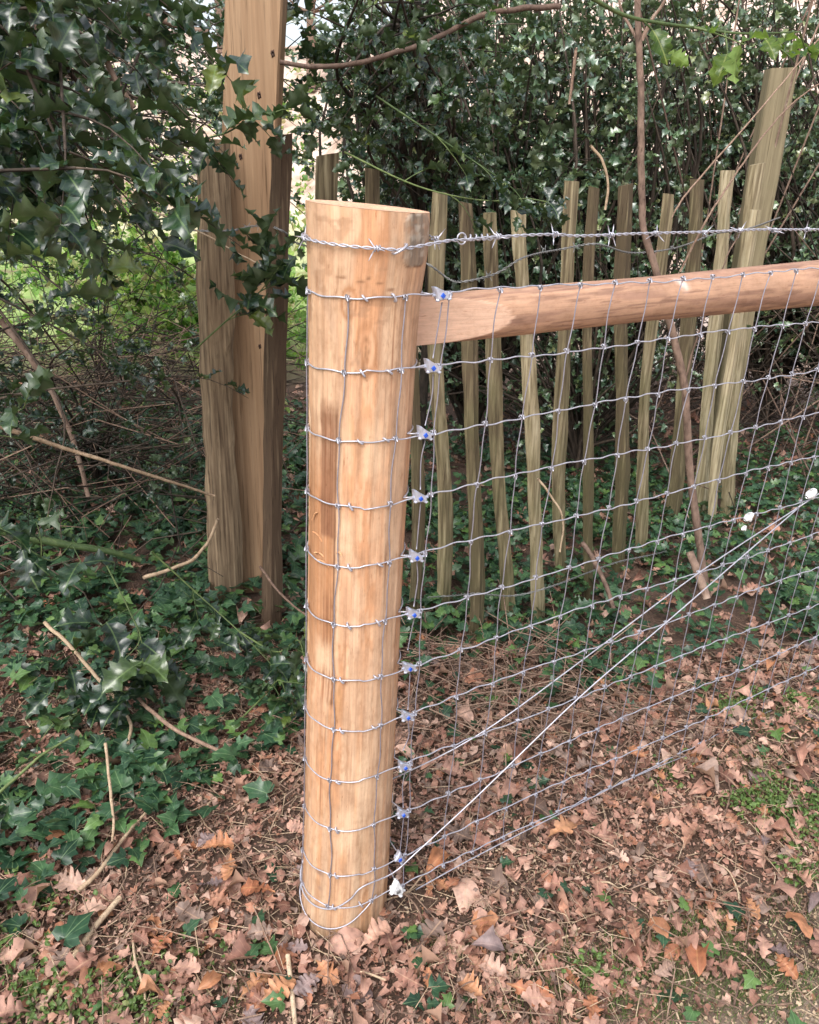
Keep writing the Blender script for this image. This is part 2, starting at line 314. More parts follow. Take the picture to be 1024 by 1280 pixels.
HO = [(0, .01), (.05, .1), (.12, .62), (.2, .5), (.3, .98), (.4, .62), (.5, 1.08), (.6, .62), (.68, .88), (.78, .42), (.86, .5), (.92, .14), (1.0, .0)]
HO_LO = [(0, .01), (.14, .7), (.24, .5), (.36, 1.05), (.48, .6), (.62, .95), (.76, .4), (1.0, 0)]
OK = [(0, .02), (.1, .1), (.19, .2), (.21, .42), (.27, .56), (.32, .46), (.34, .28), (.37, .34), (.38, .66), (.44, .84), (.50, .72), (.51, .44), (.54, .46), (.55, .82), (.62, 1.02), (.68, .84), (.69, .5), (.72, .52), (.74, .74), (.80, .8), (.84, .6), (.87, .42), (.93, .46), (.98, .28), (1, .03)]
OV = [(0, .02), (.08, .35), (.2, .72), (.35, .97), (.5, 1.03), (.65, .9), (.8, .6), (.92, .28), (1, .0)]
IV = [(0, .02), (-.13, .25), (-.1, .7), (.1, 1.0), (.2, .62), (.3, .6), (.48, .9), (.56, .5), (.78, .26), (1, .0)]
IVM = [0, 0.02, .05, .12, .2, .3, .42, .55, .78, 1]
T_holly = [leaf(HO, .30, .5, .3, .07, .22, seed=k, twist=.3*(k-1.5)) for k in range(4)]
T_holly_lo = [leaf(HO_LO, .31, .3, .35, .07, .2, hi=False, seed=k) for k in range(3)]
_r = np.random.default_rng(3)
T_oak = [leaf(OK, _r.uniform(.24, .34), _r.uniform(-.8, 2.0), _r.uniform(-.1, .4), _r.uniform(0, .05), _r.uniform(-.25, .5), seed=k, roll=_r.uniform(0, .5), twist=_r.uniform(-.9, .9), asym=.09) for k in range(10)]
T_oval = [leaf(OV, w_, c, f, .02, a, seed=k, roll=rl, asym=.12) for k, (w_, c, f, a, rl) in enumerate([(.27, 2., .1, .3, .3), (.32, -.9, .3, .3, .2), (.24, 4., 0, .5, .5), (.36, .6, .1, -.2, .5)])]
T_ivy = [leaf(IV, .52, .1, f, .03, .15, mids=IVM, seed=k) for k, f in enumerate((.1, .25, .02))]
T_ivy_lo = [leaf(IV, .5, .1, .15, .03, .15, mids=IVM, hi=False, seed=k) for k in range(2)]
def frag(seed):
    r = np.random.default_rng(seed); k = 9; th = np.sort(r.uniform(0, 6.28, k)); rr = r.uniform(.18, .6, k)
    V = np.column_stack([rr*np.cos(th), rr*np.sin(th)+.5, r.normal(0, .13, k)]); V[:, 0] *= r.uniform(.45, 1.); V = np.vstack([[0, .5, .06], V])
    return V, np.array([(0, 1+i, 1+(i+1) % k) for i in range(k)]), V[:, :2]
T_frag = [frag(k) for k in range(14)]
blade = (np.array([(-.02, 0, 0), (.02, 0, 0), (-.018, .35, .04), (.018, .35, .04), (-.012, .7, .0), (.012, .7, .0), (0, 1, -.1)]), None, None)
T_blade = [(blade[0], np.array([(0, 1, 3), (0, 3, 2), (2, 3, 5), (2, 5, 4), (4, 5, 6)]), blade[0][:, :2])]
def basis(fwd, nrm):
    f_ = fwd/(np.linalg.norm(fwd, axis=1)[:, None]+1e-9); x = np.cross(f_, nrm); x /= np.linalg.norm(x, axis=1)[:, None]+1e-9
    z = np.cross(x, f_); return np.stack([x, f_, z], -1)
def put(mb, temps, pos, fwd, nrm, size, rnd=None):
    n = len(pos)
    if n == 0: return
    B = basis(fwd, nrm)*np.asarray(size)[:, None, None]; pick = rng.integers(0, len(temps), n); rnd = rng.random(n) if rnd is None else rnd
    for k, (V, F, U) in enumerate(temps):
        q = np.where(pick == k)[0]
        if len(q) == 0: continue
        W = np.einsum('nij,vj->nvi', B[q], V)+pos[q][:, None]
        FF = (F[None]+(np.arange(len(q))*len(V))[:, None, None]).reshape(-1, F.shape[1])
        mb.add(W.reshape(-1, 3), FF, np.repeat(rnd[q], len(V)), np.tile(U, (len(q), 1)))
def upn(n, tilt):
    v = rng.normal(0, tilt, (n, 3)); v[:, 2] = 1; return v
def flat(n, slope=.2):
    a = rng.uniform(0, 6.283, n); return np.column_stack([np.cos(a), np.sin(a), rng.normal(0, slope, n)])
# ------------------------------------------------------------------ big round end post
Lp = [(382, 250), (383, 300), (385, 470), (385, 600), (384, 800), (381, 1000), (378, 1080), (376, 1120)]
Rp = [(538, 266), (538, 300), (534, 330), (527, 370), (522, 430), (518, 500), (514, 560), (508, 650), (503, 750), (499, 850), (493, 950), (488, 1050), (484, 1120)]
def edge(T, z):
    Q = np.array([at(x, y, PC[1]) for x, y in T]); o = np.argsort(Q[:, 2]); return np.interp(z, Q[o, 2], Q[o, 0])
zt = np.linspace(-.12, 1.47, 420)
def pcx(z): return (edge(Lp, np.maximum(z, .02))+edge(Rp, np.maximum(z, .02)))/2
def prad(z): return (edge(Rp, np.maximum(z, .02))-edge(Lp, np.maximum(z, .02)))/2-.0015
_kz = np.ones(15)/15
_cx = np.convolve(np.pad(pcx(zt), 7, 'edge'), _kz, 'valid'); _r = np.convolve(np.pad(prad(zt), 7, 'edge'), _kz, 'valid')
def pc(z): return np.interp(z, zt, _cx)
def pr(z): return np.interp(z, zt, _r)
TOPZ = (at(382, 250, PC[1])[2], at(538, 266, PC[1]-.0)[2])
def topz(x): return TOPZ[0]+(TOPZ[1]-TOPZ[0])*(x-(pc(1.45)-.095))/.19
na, nz_ = 220, 620; th = np.arange(na)*2*math.pi/na; zs = np.linspace(-.12, 1.0, nz_)
TH, ZF = np.meshgrid(th, np.linspace(0, 1, nz_)); ux = np.sin(TH); uy = -np.cos(TH)      # th=0 faces the camera
topx = pc(1.45)+pr(1.44)*ux; ZZ = -.12+ZF*(topz(topx)+.12)
ns = np.stack([ux*6, uy*6, ZZ*1.2], -1)
rad = pr(ZZ)*(1+.035*(fbm(ns*1.6, 4)-.5)*2)
# split on the left face: a flat, darker torn strip
strip = (1-sstep(-.40, -.37, ux))*(uy < 0)*sstep(.58, .66, ZZ)*(1-sstep(1.10, 1.16, ZZ)); rad = rad-.0035*strip; rad = rad*(1-.010*(1-sstep(1.25, 1.4, ZZ))*np.abs(np.sin(6.5*TH+4*fbm(np.stack([ux*2, uy*2, ZZ*1.5], -1), 2))))

bark = sstep(.0, .35, 1-((ux-.80)/.2)**4-((ZZ-1.405)/.04)**4)*(uy < 0); rad = rad+.002*bark
rad = rad+.0012*(fbm(np.stack([ux*40, uy*40, ZZ*7], -1), 3)-.5)
PX = pc(ZZ)+rad*ux; PY = PC[1]+rad*uy
base = np.array([.46, .30, .195]); f1 = fbm(np.stack([ux*3+2, uy*3, ZZ*1.1], -1), 4)[..., None]
colr = base*(0.86+.34*f1)+np.array([.015, -.05, -.06])*sstep(.45, .62, fbm(np.stack([ux*4+9, uy*4, ZZ*2.2], -1), 4))[..., None]
colr = colr+np.array([.03, .035, .02])*(1-sstep(0., .6, ZZ))[..., None]
colr = colr+(np.array([.50, .27, .14])-colr)*(.4*sstep(1.1, 1.4, ZZ)*sstep(.4, .6, fbm(np.stack([ux*7, uy*7+3, ZZ*6], -1), 4)))[..., None]
def paint(mask, c, k): 
    global colr
    colr = colr+(np.array(c)-colr)*np.clip(mask*k, 0, 1)[..., None]
grn = fbm(np.stack([ux*28, uy*28, ZZ*3.5], -1), 4)
paint(sstep(.58, .74, grn), (.40, .22, .13), .3)
gst = fbm(np.stack([ux*55, uy*55, ZZ*2.2+3], -1), 3); ed = .03*(fbm(np.stack([ux*0, ux*0+2, ZZ*14], -1), 3)-.5)+.02*(fbm(np.stack([ux*0, ux*0+2, ZZ*70], -1), 2)-.5)
def win(a, b, z0, z1, su=.02, sz=.03): return sstep(a-su, a+su, ux-ed)*(1-sstep(b-su, b+su, ux-ed))*sstep(z0-sz, z0+sz, ZZ+ed*2)*(1-sstep(z1-sz, z1+sz, ZZ+ed*2))*(uy < 0)
paint(sstep(.58, .68, gst), (.40, .22, .12), .25)
gsm = fbm(np.stack([ux*9+4, uy*9, ZZ*16+3], -1), 4); paint(sstep(.52, .66, gsm), (.35, .20, .12), .5); paint(1-sstep(.32, .44, gsm), (.66, .47, .32), .35)
paint(np.exp(-((ux+.35)/.06)**2)*sstep(.98, 1.03, ZZ)*(1-sstep(1.12, 1.16, ZZ)), (.27, .12, .05), .8)
paint(np.exp(-((ux+.5)/.2)**4)*sstep(.66, .7, ZZ)*(1-sstep(.84, .9, ZZ)), (.46, .22, .10), .5)
def blob(u0, z0, du, dz, c, k, p=2, front=True): paint(np.exp(-(np.abs((ux-u0)/du)**p+np.abs((ZZ-z0)/dz)**p))*(uy < 0), c, k)
nb = fbm(np.stack([ux*20, uy*20, ZZ*22], -1), 3)
paint(bark*(.6+.8*nb), (.17, .14, .11), .95); paint(bark*sstep(.5, .62, fbm(np.stack([ux*9, uy*9, ZZ*120], -1), 3)), (.36, .32, .27), .7); paint((bark > .02)*(bark < .55)*1., (.12, .06, .035), .85)
# axe marks, knots and dirt of the peeled surface: (u, z, half-width, half-height, colour, strength)
for i in range(7): blob(-.80+.055*i, 1.36-.013*i, .07, .012, (.33, .2, .13), .6)
for u0, z0, du in ((-.35, 1.352, .09), (-.02, 1.347, .07), (-.15, 1.335, .06), (.28, 1.345, .06), (.48, 1.335, .07), (.1, 1.352, .04)): blob(u0, z0, du, .0022, (.22, .11, .06), .85, 4)
def ring(u0, z0, du, dz, k):
    q = np.sqrt(((ux-u0)/du)**2+((ZZ-z0)/dz)**2)+.3*(nb-.5); paint(np.exp(-((q-1)/.22)**2)*(uy < 0), (.36, .18, .09), k); paint(np.exp(-((q-.45)/.15)**2)*(uy < 0), (.33, .16, .08), k*.7)
ring(-.2, 1.315, .12, .022, .95); ring(.12, 1.245, .17, .038, .8); ring(-.1, .47, .12, .03, .35); ring(-.55, .73, .1, .018, .55)
for k in range(16): blob(.12+rng.normal(0, .09), 1.235+rng.normal(0, .02), .02, .005, (.2, .1, .05), .8)
blob(.9, 1.25, .2, .12, (.42, .24, .15), .5); blob(-.22, .62, .035, .012, (.2, .1, .05), .8); blob(-.24, .60, .1, .05, (.45, .25, .11), .45)
blob(-.55, .17, .1, .007, (.2, .13, .1), .8); blob(-.6, .31, .06, .03, (.35, .22, .14), .45); blob(-.52, .13, .05, .006, (.25, .16, .12), .7)
pk = fbm(np.stack([ux*5+3, uy*5, ZZ*5], -1), 5); paint(np.exp(-((pk-.5)/.012)**2), (.33, .19, .11), .45); paint(sstep(.5, .53, pk), (.53, .36, .245), .35)
hz_ = fbm(np.stack([ux*3+3, uy*3, ZZ*60], -1), 4); paint(sstep(.63, .7, hz_)*sstep(1.2, 1.3, ZZ), (.3, .17, .1), .5)
paint((1-sstep(.0, .09, ZZ))*sstep(.3, .6, nb), (.34, .22, .14), .6)
for k in range(40):                                    # short drying checks along the grain
    u0, z0 = rng.uniform(-.85, .85), rng.uniform(.05, 1.3); blob(u0+0, z0, .007, rng.uniform(.012, .09), (.24, .11, .055), .85)
paint(win(-1.2, -.37, .70, 1.03, .015, .06)*(.75+.5*sstep(.4, .6, gst)), (.36, .175, .085), .85)
paint(win(-.72, -.40, .93, 1.14, .015, .02)*(.8+.4*sstep(.45, .6, gst)), (.20, .09, .048), .9)
paint(win(-.62, -.40, .60, .80, .02, .03)*sstep(.36, .52, gst), (.22, .10, .05), .9)
paint(win(-.40, -.345, .58, 1.14, .008, .02), (.15, .07, .038), .9)
paint(win(-.35, -.25, .66, 1.1, .02, .05), (.60, .42, .28), .6)
for u0, z0, du, dz in ((-.15, .615, .012, .05), (-.08, .64, .03, .006), (.1, .8, .012, .05), (.55, .95, .01, .06), (.3, .52, .01, .05)): blob(u0, z0, du, dz, (.25, .12, .06), .8)
for u0, z0, du, dz in ((-.15, .93, .16, .035), (.3, 1.08, .2, .05), (.0, .3, .25, .05), (.35, .42, .15, .07), (-.6, .68, .2, .03)): blob(u0, z0, du, dz, (.60, .415, .275), .75, 4)
post = empty('fence_post', PC, 'thick round peeled end post of bare tan wood, bark patch near its top', 'post')
mb = MB(); k = np.arange(nz_-1)[:, None]*na+np.arange(na)[None]; k2 = np.arange(nz_-1)[:, None]*na+(np.arange(na)[None]+1) % na
mb.add(np.stack([PX, PY, ZZ], -1).reshape(-1, 3), np.stack([k, k2, k2+na, k+na], -1).reshape(-1, 4), 0., np.column_stack([(TH/6.283*.6).ravel(), ZZ.ravel()]), np.clip(colr.reshape(-1, 3), .01, 1))
child(mb, 'shaft', M['wood'], post)
mb = MB(); rr_ = np.linspace(0, 1, 24); V = []; CV = []
tx, ty, tz = PX[-1], PY[-1], ZZ[-1]; cx, cy, cz = tx.mean(), ty.mean(), tz.mean()
for q in rr_: V.append(np.column_stack([cx+(tx-cx)*q, cy+(ty-cy)*q, cz+(tz-cz)*q+.0006*np.sin(th*31+q*9)*(1-q**6)+.0004])); CV.append(np.tile(np.array([.62, .38, .25])*(1+.12*math.sin(q*45)), (na, 1)))
V = np.array(V).reshape(-1, 3); k = np.arange(23)[:, None]*na+np.arange(na)[None]; k2 = np.arange(23)[:, None]*na+(np.arange(na)[None]+1) % na
mb.add(V, np.stack([k, k+na, k2+na, k2], -1).reshape(-1, 4), 0., V[:, :2]*3, np.array(CV).reshape(-1, 3)); child(mb, 'sawn_top', M['wood'], post)
def ps(px, py):                                        # pixel on the post's front -> angle, height
    P = at(px, py, PC[1]-.06); z = P[2]; u = (P[0]-pc(z))/pr(z); return math.asin(max(-1, min(1, u))), z
def pp(thv, z, off=.0): r_ = pr(z)+off; return np.array([pc(z)+r_*math.sin(thv), PC[1]-r_*math.cos(thv), z])
# wood shavings curling off the torn strip
for px, py, dx, dz in ((389, 655, .012, .02), (393, 693, .02, -.004), (397, 700, .022, -.008), (391, 668, .018, -.015), (423, 684, .01, .0)):
    t_, z = ps(px, py); p = pp(t_, z, .001); mb = MB(); q = smooth_path([p, p+[dx*.5, -.006, dz*.5+.004], p+[dx, -.012, dz]], 5)
    tube(mb, q, [.0016]*(len(q)-1)+[.0004], 4); o = child(mb, 'wood_splinter', M['shaving'], post, False)
# ------------------------------------------------------------------ brace rail
ra = on(533, 400, PC, FN); rb_ = on(1020, 354, PC, FN)
def raxis(s): return ra+(rb_-ra)*s
m_ = 200; na2 = 96; s_ = np.linspace(-.07, 1.55, m_); TH, SS = np.meshgrid(np.arange(na2)*2*math.pi/na2, s_)
ax = ra[None, None]+(rb_-ra)[None, None]*SS[..., None]; rd = np.interp(SS, [-.1, .1, .5, 1., 1.5], [.041, .043, .044, .053, .056])*(1+.03*(fbm(np.stack([np.cos(TH)*1.5, np.sin(TH)*1.5, SS*5], -1), 3)-.5)*2)
rdir = (rb_-ra)/np.linalg.norm(rb_-ra); rup = np.cross(FN*-1, rdir); rup /= np.linalg.norm(rup); rup *= np.sign(rup[2])
nn = np.cross(rdir, rup); nn *= np.sign(np.dot(nn, FN)); V = ax+rd[..., None]*(np.cos(TH)[..., None]*nn+np.sin(TH)[..., None]*rup)
# chamfer the near end: plane cutting across the camera-side lower flank
dist = SS*np.linalg.norm(rb_-ra); lim = np.where(dist < .2, (.002+(dist+.04)*.21), 9.); outn = np.einsum('ijk,k->ij', V-ax, nn)
cut = np.maximum(outn-lim, 0); V = V-cut[..., None]*nn
q = np.stack([np.cos(TH), np.sin(TH), SS*7], -1); f1 = fbm(np.stack([np.cos(TH)*2.5, np.sin(TH)*2.5, SS*9], -1), 5)[..., None]
cr = np.array([.44, .265, .175])*(.72+.56*f1)
cr = cr+(np.array([.27, .15, .11])-cr)*(sstep(.46, .6, fbm(np.stack([np.cos(TH)*2.6, np.sin(TH)*2.6, SS*5+3], -1), 6)))[..., None]*.6
cr = cr+(np.array([.2, .11, .08])-cr)*(sstep(.54, .68, fbm(np.stack([np.cos(TH)*9, np.sin(TH)*9, SS*14+7], -1), 5)))[..., None]*.7
cr = cr+(np.array([.62, .41, .30])*(.88+.24*fbm(np.stack([np.cos(TH)*3, np.sin(TH)*12, SS*60], -1), 3)[..., None])-cr)*(cut > 0)[..., None]*.95
sc = np.exp(-((SS-.535-.012*np.sin(TH*3))/.008)**2-((TH-.75)/.28)**2); cr = cr+(np.array([.72, .58, .52])-cr)*np.clip(sc*1.4, 0, 1)[..., None]
rail = empty('brace_rail', ra, 'round peeled pinkish brown wooden rail running right from the big post behind the wire net', 'rail')
mb = MB(); k = np.arange(m_-1)[:, None]*na2+np.arange(na2)[None]; k2 = np.arange(m_-1)[:, None]*na2+(np.arange(na2)[None]+1) % na2
mb.add(V.reshape(-1, 3), np.stack([k, k+na2, k2+na2, k2], -1).reshape(-1, 4), 0., np.column_stack([(TH/6.283*.3).ravel(), dist.ravel()]), np.clip(cr.reshape(-1, 3), .01, 1))
child(mb, 'round_bar', M['wood'], rail)
# ------------------------------------------------------------------ wire net
rowsL = [366, 456, 539, 618, 692, 763, 830, 891, 954, 1013, 1069]; xL = [548, 538, 529, 524, 520, 517, 512, 510, 507, 505, 501]
ROWZ = [on(x, y, P0, FN)[2] for x, y in zip(xL, rowsL)]; ROWS = [float(np.dot(on(x, y, P0, FN)-P0, FD)) for x, y in zip(xL, rowsL)]
ROWZ.append(ROWZ[-1]-.085); ROWS.append(.09)
T0 = math.pi/2-FA                                       # angle on the post where the net's plane is tangent: +32 deg
def lean(s, z): return s-(.040+.05*max(s-.07, 0))*(max(1.33-z, 0)/1.15)**.7
def st_(z): return (pc(z)-PC[0])*FD[0]
def nang(s, z): return T0+min(0, s-st_(z))/pr(z)
def netpt(s, z, off=.0015):
    """point of the net at distance s along its line; short of the tangent point it wraps round the post"""
    c = np.array([pc(z), PC[1], z]); r_ = pr(z)+off; st = st_(z)
    if s >= st: return np.array([P0[0], P0[1], z])+FD*s+FN*((pc(z)-PC[0])*FN[0]+r_-.097)*math.exp(-(s-st)/.3)
    a = T0+(s-st)/r_
    return c+r_*np.array([math.sin(a), -math.cos(a), 0])
net = empty('wire_net', P0, 'galvanised wire stock netting stretched right from the round end post', 'wire netting')
SEND = 1.95
STAYS_F = [.065, .146]+[.251+.0885*k for k in range(19)]; STAYS_W = [-.028, -.118, -.21, -.30, -.39]
for r, z in enumerate(ROWZ):
    mb = MB(); ph = r*1.7; P = []
    zb = lambda s: z + (.0 if s < 0 else (.004*math.sin(s*7+ph)))
    for s in np.linspace(-.47, SEND, 330):
        zz = zb(s)+.0012*math.sin(s*105+ph)+.0008*math.sin(s*37+ph*2)
        p = netpt(s, zz)
        p = p+FN*.0012*math.sin(s*90+ph); P.append(p)
    # free end comes from behind the post to the joiner
    q = P[0]; e = netpt(ROWS[r], z)-FN*.006
    P = [e, (e*.6+q*.4)+[0, 0, -.002]]+P
    tube(mb, np.array(P), .00135, 6); child(mb, 'line_wire', M['wire'], net)
# knots: tight wire wraps, the 100 showing largest as parts, the rest as one
def knotmesh():
    mb = MB(); t = np.linspace(0, 1, 26); 
    P = np.column_stack([(t-.5)*.0085, .0032*np.cos(t*3*6.283), .0032*np.sin(t*3*6.283)]); tube(mb, P, .0011, 5)
    tube(mb, np.array([(-.001, -.003, .005), (0, -.0036, 0), (.001, -.003, -.005)]), .0014, 5); return mb
km = knotmesh().mesh('knot', M['wire']); knots = []
far = MB(); kv = knotmesh()
for si, s0 in enumerate(STAYS_W+STAYS_F):
    mb = MB(); P = []; top, bot = ROWZ[0], ROWZ[-1]; ph = si*2.3
    for z in np.linspace(top, bot, 110):
        ri = np.interp(z, ROWZ[::-1], list(range(len(ROWZ)))[::-1]); fr_ = abs(ri-round(ri))*2
        s = lean(s0, z)+.0028*math.sin(ri*2.1+ph)+.0012*math.sin(z*60+ph); P.append(netpt(s, z, .0038))
    if s0 > .9: P = [p for p in P if p[2] > gz(p[0], p[1])-.02]
    tube(mb, np.array(P), .00115, 5); st = child(mb, 'stay_wire', M['stay'], net)
    for r, z in enumerate(ROWZ):
        s = lean(s0, z)+.0028*math.sin(r*2.1+ph)+.0012*math.sin(z*60+ph); p = netpt(s, z, .002); a = nang(s, z)
        if p[2] < gz(p[0], p[1]) or a < -1.75: continue
        knots.append((np.linalg.norm(p-CC), p, a, st))
knots.sort(key=lambda q: q[0])
kV = np.concatenate(kv.v); 
for i, (d, p, a, st) in enumerate(knots):
    if i < 100:
        o = bpy.data.objects.new('knot', km); COL.objects.link(o); o.parent = net; o.location = Vector(p)-net.location; o.rotation_euler = (random.uniform(-.4, .4), random.uniform(-.15, .15), a)
    else:
        c_, s_2 = math.cos(a), math.sin(a); W = kV@np.array([[c_, s_2, 0], [-s_2, c_, 0], [0, 0, 1]])+p
        off = 0
        for vv, ff in ((0, kv.f),):
            far.add(W, ff[0]); base_n = far.n-len(W)
            for f_ in ff[1:]: far.f.append(f_+base_n)
ko = child(far, 'knot', M['wire'], net); tag(ko, kind='stuff')
# joiners with a blue button, and the net's last stay hanging from them
gb = MB(); O = np.array([(-.0215, .0175), (-.0145, .0172), (-.004, .0115), (.010, .0055), (.0175, -.001), (.0185, -.0085), (.010, -.0105), (-.010, -.0112), (-.0145, -.008), (-.0165, .002)])
c0 = O.mean(0); k = len(O)
lay = [(1., .004), (1., -.004), (.82, -.0075)]; V = []
for sc_, y in lay: V += [(c0[0]+(a-c0[0])*sc_, y, c0[1]+(b_-c0[1])*sc_) for a, b_ in O]
F = [[l*k+i, l*k+(i+1) % k, (l+1)*k+(i+1) % k, (l+1)*k+i] for l in range(2) for i in range(k)]
gb.add(V, F); gb.f.append(np.array([[2*k+i for i in range(k)]])); gb.f.append(np.array([[i for i in range(k)][::-1]]))
for x0 in (.0165, -.0115): tube(gb, np.array([(x0-.0045, -.004, -.010), (x0, -.0045, -.010), (x0+.0045, -.004, -.010)]), [.0022, .0036, .0022], 8)
tube(gb, np.array([(-.021, 0, 0), (.023, 0, 0)]), .0026, 8)
bt = MB(); tube(bt, np.array([(-.001, -.0065, -.0015), (-.001, -.0085, -.0015), (-.001, -.0098, -.0015)]), [.0062, .0062, .0055], 4)
gm = gb.mesh('wire_joiner', M['zinc'], False); bm_ = bt.mesh('button', M['blue'], False)
for r, z in enumerate(ROWZ):
    s = ROWS[r]-.006; p = netpt(s, z, .004); bigw = r == 11
    o = bpy.data.objects.new('wire_joiner', gm); COL.objects.link(o); o.parent = net; o.location = Vector(p)-net.location
    o.rotation_euler = (0, random.uniform(-.12, .12)+.05+(.45 if r > 9 else 0)+r*.02, T0); o.scale = (.76, .85, .76)
    if bigw: tag(o, 'plain white wire joiner without blue button'); o.data = gb.mesh('wire_joiner', M['white'], False); o.scale = (1.05, 1, 1.1)
    q = bpy.data.objects.new('button', bm_); COL.objects.link(q); q.parent = o
    if bigw: q.data = bt.mesh('button', M['dullwire'], False)
    if r < 10:
        mb = MB(); z2 = ROWZ[r+1]; s2 = ROWS[r+1]-.006; long_ = 1.0 if r not in (5, 7) else .72
        a0 = netpt(s+.002, z-.012, .005); a1 = netpt(s2+.001, z2+.014, .004); mid1 = a0*.6+a1*.4+FD*.005*math.sin(r*2.1); P = [a0, mid1, a0+(a1-a0)*long_-FD*(.012*(1-long_)*2)]
        tube(mb, smooth_path(P, 6), .00115, 5); child(mb, 'wire_tail', M['stay'], net)
# staples hammered over the line wires
for r, z in enumerate(ROWZ):
    sp = []
    if r == 0: sp = [-.072, -.012]
    elif r < 8: sp = [-.068+.004*(r % 3)-.002*r, ] + ([-.0] if r in (1, 2, 4, 5, 6, 7) else [])
    elif r < 11: sp = [-.082]
    else: sp = [-.085, -.03]
    for s in sp:
        mb = MB(); a = nang(lean(s+.07, z), z); tilt = random.uniform(.3, .8)
        c = np.array([pc(z), PC[1], z]); er = np.array([math.sin(a), -math.cos(a), 0]); et = np.array([math.cos(a), math.sin(a), 0]); dv = et*math.cos(tilt)*.004-np.array([0, 0, math.sin(tilt)*.0075])
        R0 = pr(z); P = [c+er*(R0-.004)-dv, c+er*(R0+.003)-dv, c+er*(R0+.005)-dv*.5, c+er*(R0+.005)+dv*.5, c+er*(R0+.003)+dv, c+er*(R0-.004)+dv]
        tube(mb, smooth_path(P, 3), .0019, 6); child(mb, 'staple', M['wire'], post)
# ------------------------------------------------------------------ barbed wire
def strands(mb, path, rh, rw, pitch, n=6):
    P = np.asarray(path); L = np.concatenate([[0], np.cumsum(np.linalg.norm(np.diff(P, axis=0), axis=1))]); m = int(L[-1]/.0045)
    l = np.linspace(0, L[-1], m); Q = np.column_stack([np.interp(l, L, P[:, k]) for k in range(3)])
    T = np.gradient(Q, axis=0); T /= np.linalg.norm(T, axis=1)[:, None]; A = np.cross(T, [0, 0, 1.]); A /= np.linalg.norm(A, axis=1)[:, None]; B = np.cross(T, A)
    ph = l/pitch*6.283+.9*np.sin(l*9)
    for h in (0, math.pi): tube(mb, Q+rh*(A*np.cos(ph+h)[:, None]+B*np.sin(ph+h)[:, None]), rw, n)
    return Q, L, T
def barbmesh(seed, mat):
    r = np.random.default_rng(seed); mb = MB(); t = np.linspace(0, 1, 20)
    P = np.column_stack([(t-.5)*.010, .0042*np.cos(t*2.2*6.283), .0042*np.sin(t*2.2*6.283)]); tube(mb, P, .0012, 5)
    for sx_ in (-1, 1):
        for h in (0, 1):
            a = r.uniform(0, 6.28) if h == 0 else a+math.pi+r.uniform(-.4, .4)
            d = np.array([sx_*r.uniform(.2, .6), math.cos(a), math.sin(a)]); d /= np.linalg.norm(d); s0 = np.array([sx_*.004, .003*math.cos(a), .003*math.sin(a)])
            tube(mb, np.array([s0, s0+d*.009, s0+d*.0165]), [.0012, .0011, .0003], 5)
    return mb.mesh('barb', mat)
BM = [barbmesh(k, M['wire']) for k in range(4)]; BMd = [barbmesh(k+9, M['dullwire']) for k in range(2)]
bz = lambda x, y: on(x, y, P0, FN)
barb = empty('barbed_wire', bz(540, 300), 'shiny two strand barbed wire pulled tight along the top of the net', 'barbed wire')
front = [bz(548, 300)+FN*.022, bz(575, 299)+FN*.014]+[bz(x, y) for x, y in ((625, 296), (690, 293), (724, 295), (800, 292), (880, 290), (950, 287), (1020, 287), (1120, 284), (1250, 280))]
wrap = [pp(t_, z_, .0045) for t_, z_ in [(math.radians(a), 1.392+.003*math.sin(a*.05)) for a in range(-175, 30, 12)]]
zb_l = ps(383, 291)[1]; wrap = [pp(math.radians(a), np.interp(a, [-175, -85, 32], [zb_l-.01, 1.405, 1.393]), .006) for a in list(range(-175, 31, 10))+[31]]
Q, L, T = strands(b1 := MB(), smooth_path(wrap+front, 5), .0017, .00125, .034); child(b1, 'strand', M['wire'], barb)
mb = MB(); t = np.linspace(0, 5*6.283, 70); c = bz(592, 297); P = c[None]+FD[None]*np.linspace(-.02, .035, 70)[:, None]+FN[None]*(.0045*np.cos(t))[:, None]+np.array([0, 0, 1.])[None]*(.0045*np.sin(t))[:, None]
tube(mb, P, .0012, 5); t = np.linspace(0, 6.283, 20); c = bz(575, 298); P = c[None]+FD[None]*(.0085*np.cos(t))[:, None]+FN[None]*.005+np.array([0, 0, 1.])[None]*(.0085*np.sin(t))[:, None]; tube(mb, P, .0013, 5); child(mb, 'end_wrap', M['wire'], barb)
mb = MB(); e = pp(math.radians(-170), 1.40, .006); P = [bz(548, 300)-FN*.006, bz(530, 302)-FN*.03+[0, 0, 0], pp(math.radians(140), 1.395, .006)]; tube(mb, np.array(P), .0013, 5); child(mb, 'free_end', M['wire'], barb)
dr = np.array([math.sin(T0+.0), 0, 0])
def addbarb(parent, p, tdir, meshes, i):
    o = bpy.data.objects.new('barb', meshes[i % len(meshes)]); COL.objects.link(o); o.parent = parent; o.location = Vector(p)-parent.location
    o.rotation_euler = (i*1.3, 0, math.atan2(tdir[1], tdir[0]))
for i, (x, y) in enumerate(((545, 299), (622, 296), (694, 293), (764, 294), (820, 292), (881, 291), (925, 288), (968, 288), (1009, 287))): addbarb(barb, bz(x, y), FD, BM, i)
for i, (x, y) in enumerate(((472, 296), (384, 291))):
    t_, z_ = ps(x, y); addbarb(barb, pp(t_, np.interp(math.degrees(t_), [-85, 32], [1.405, 1.393]), .006), np.array([math.cos(t_), math.sin(t_)]), BM, i+1)
mb = MB(); t_, z_ = ps(500, 300); 
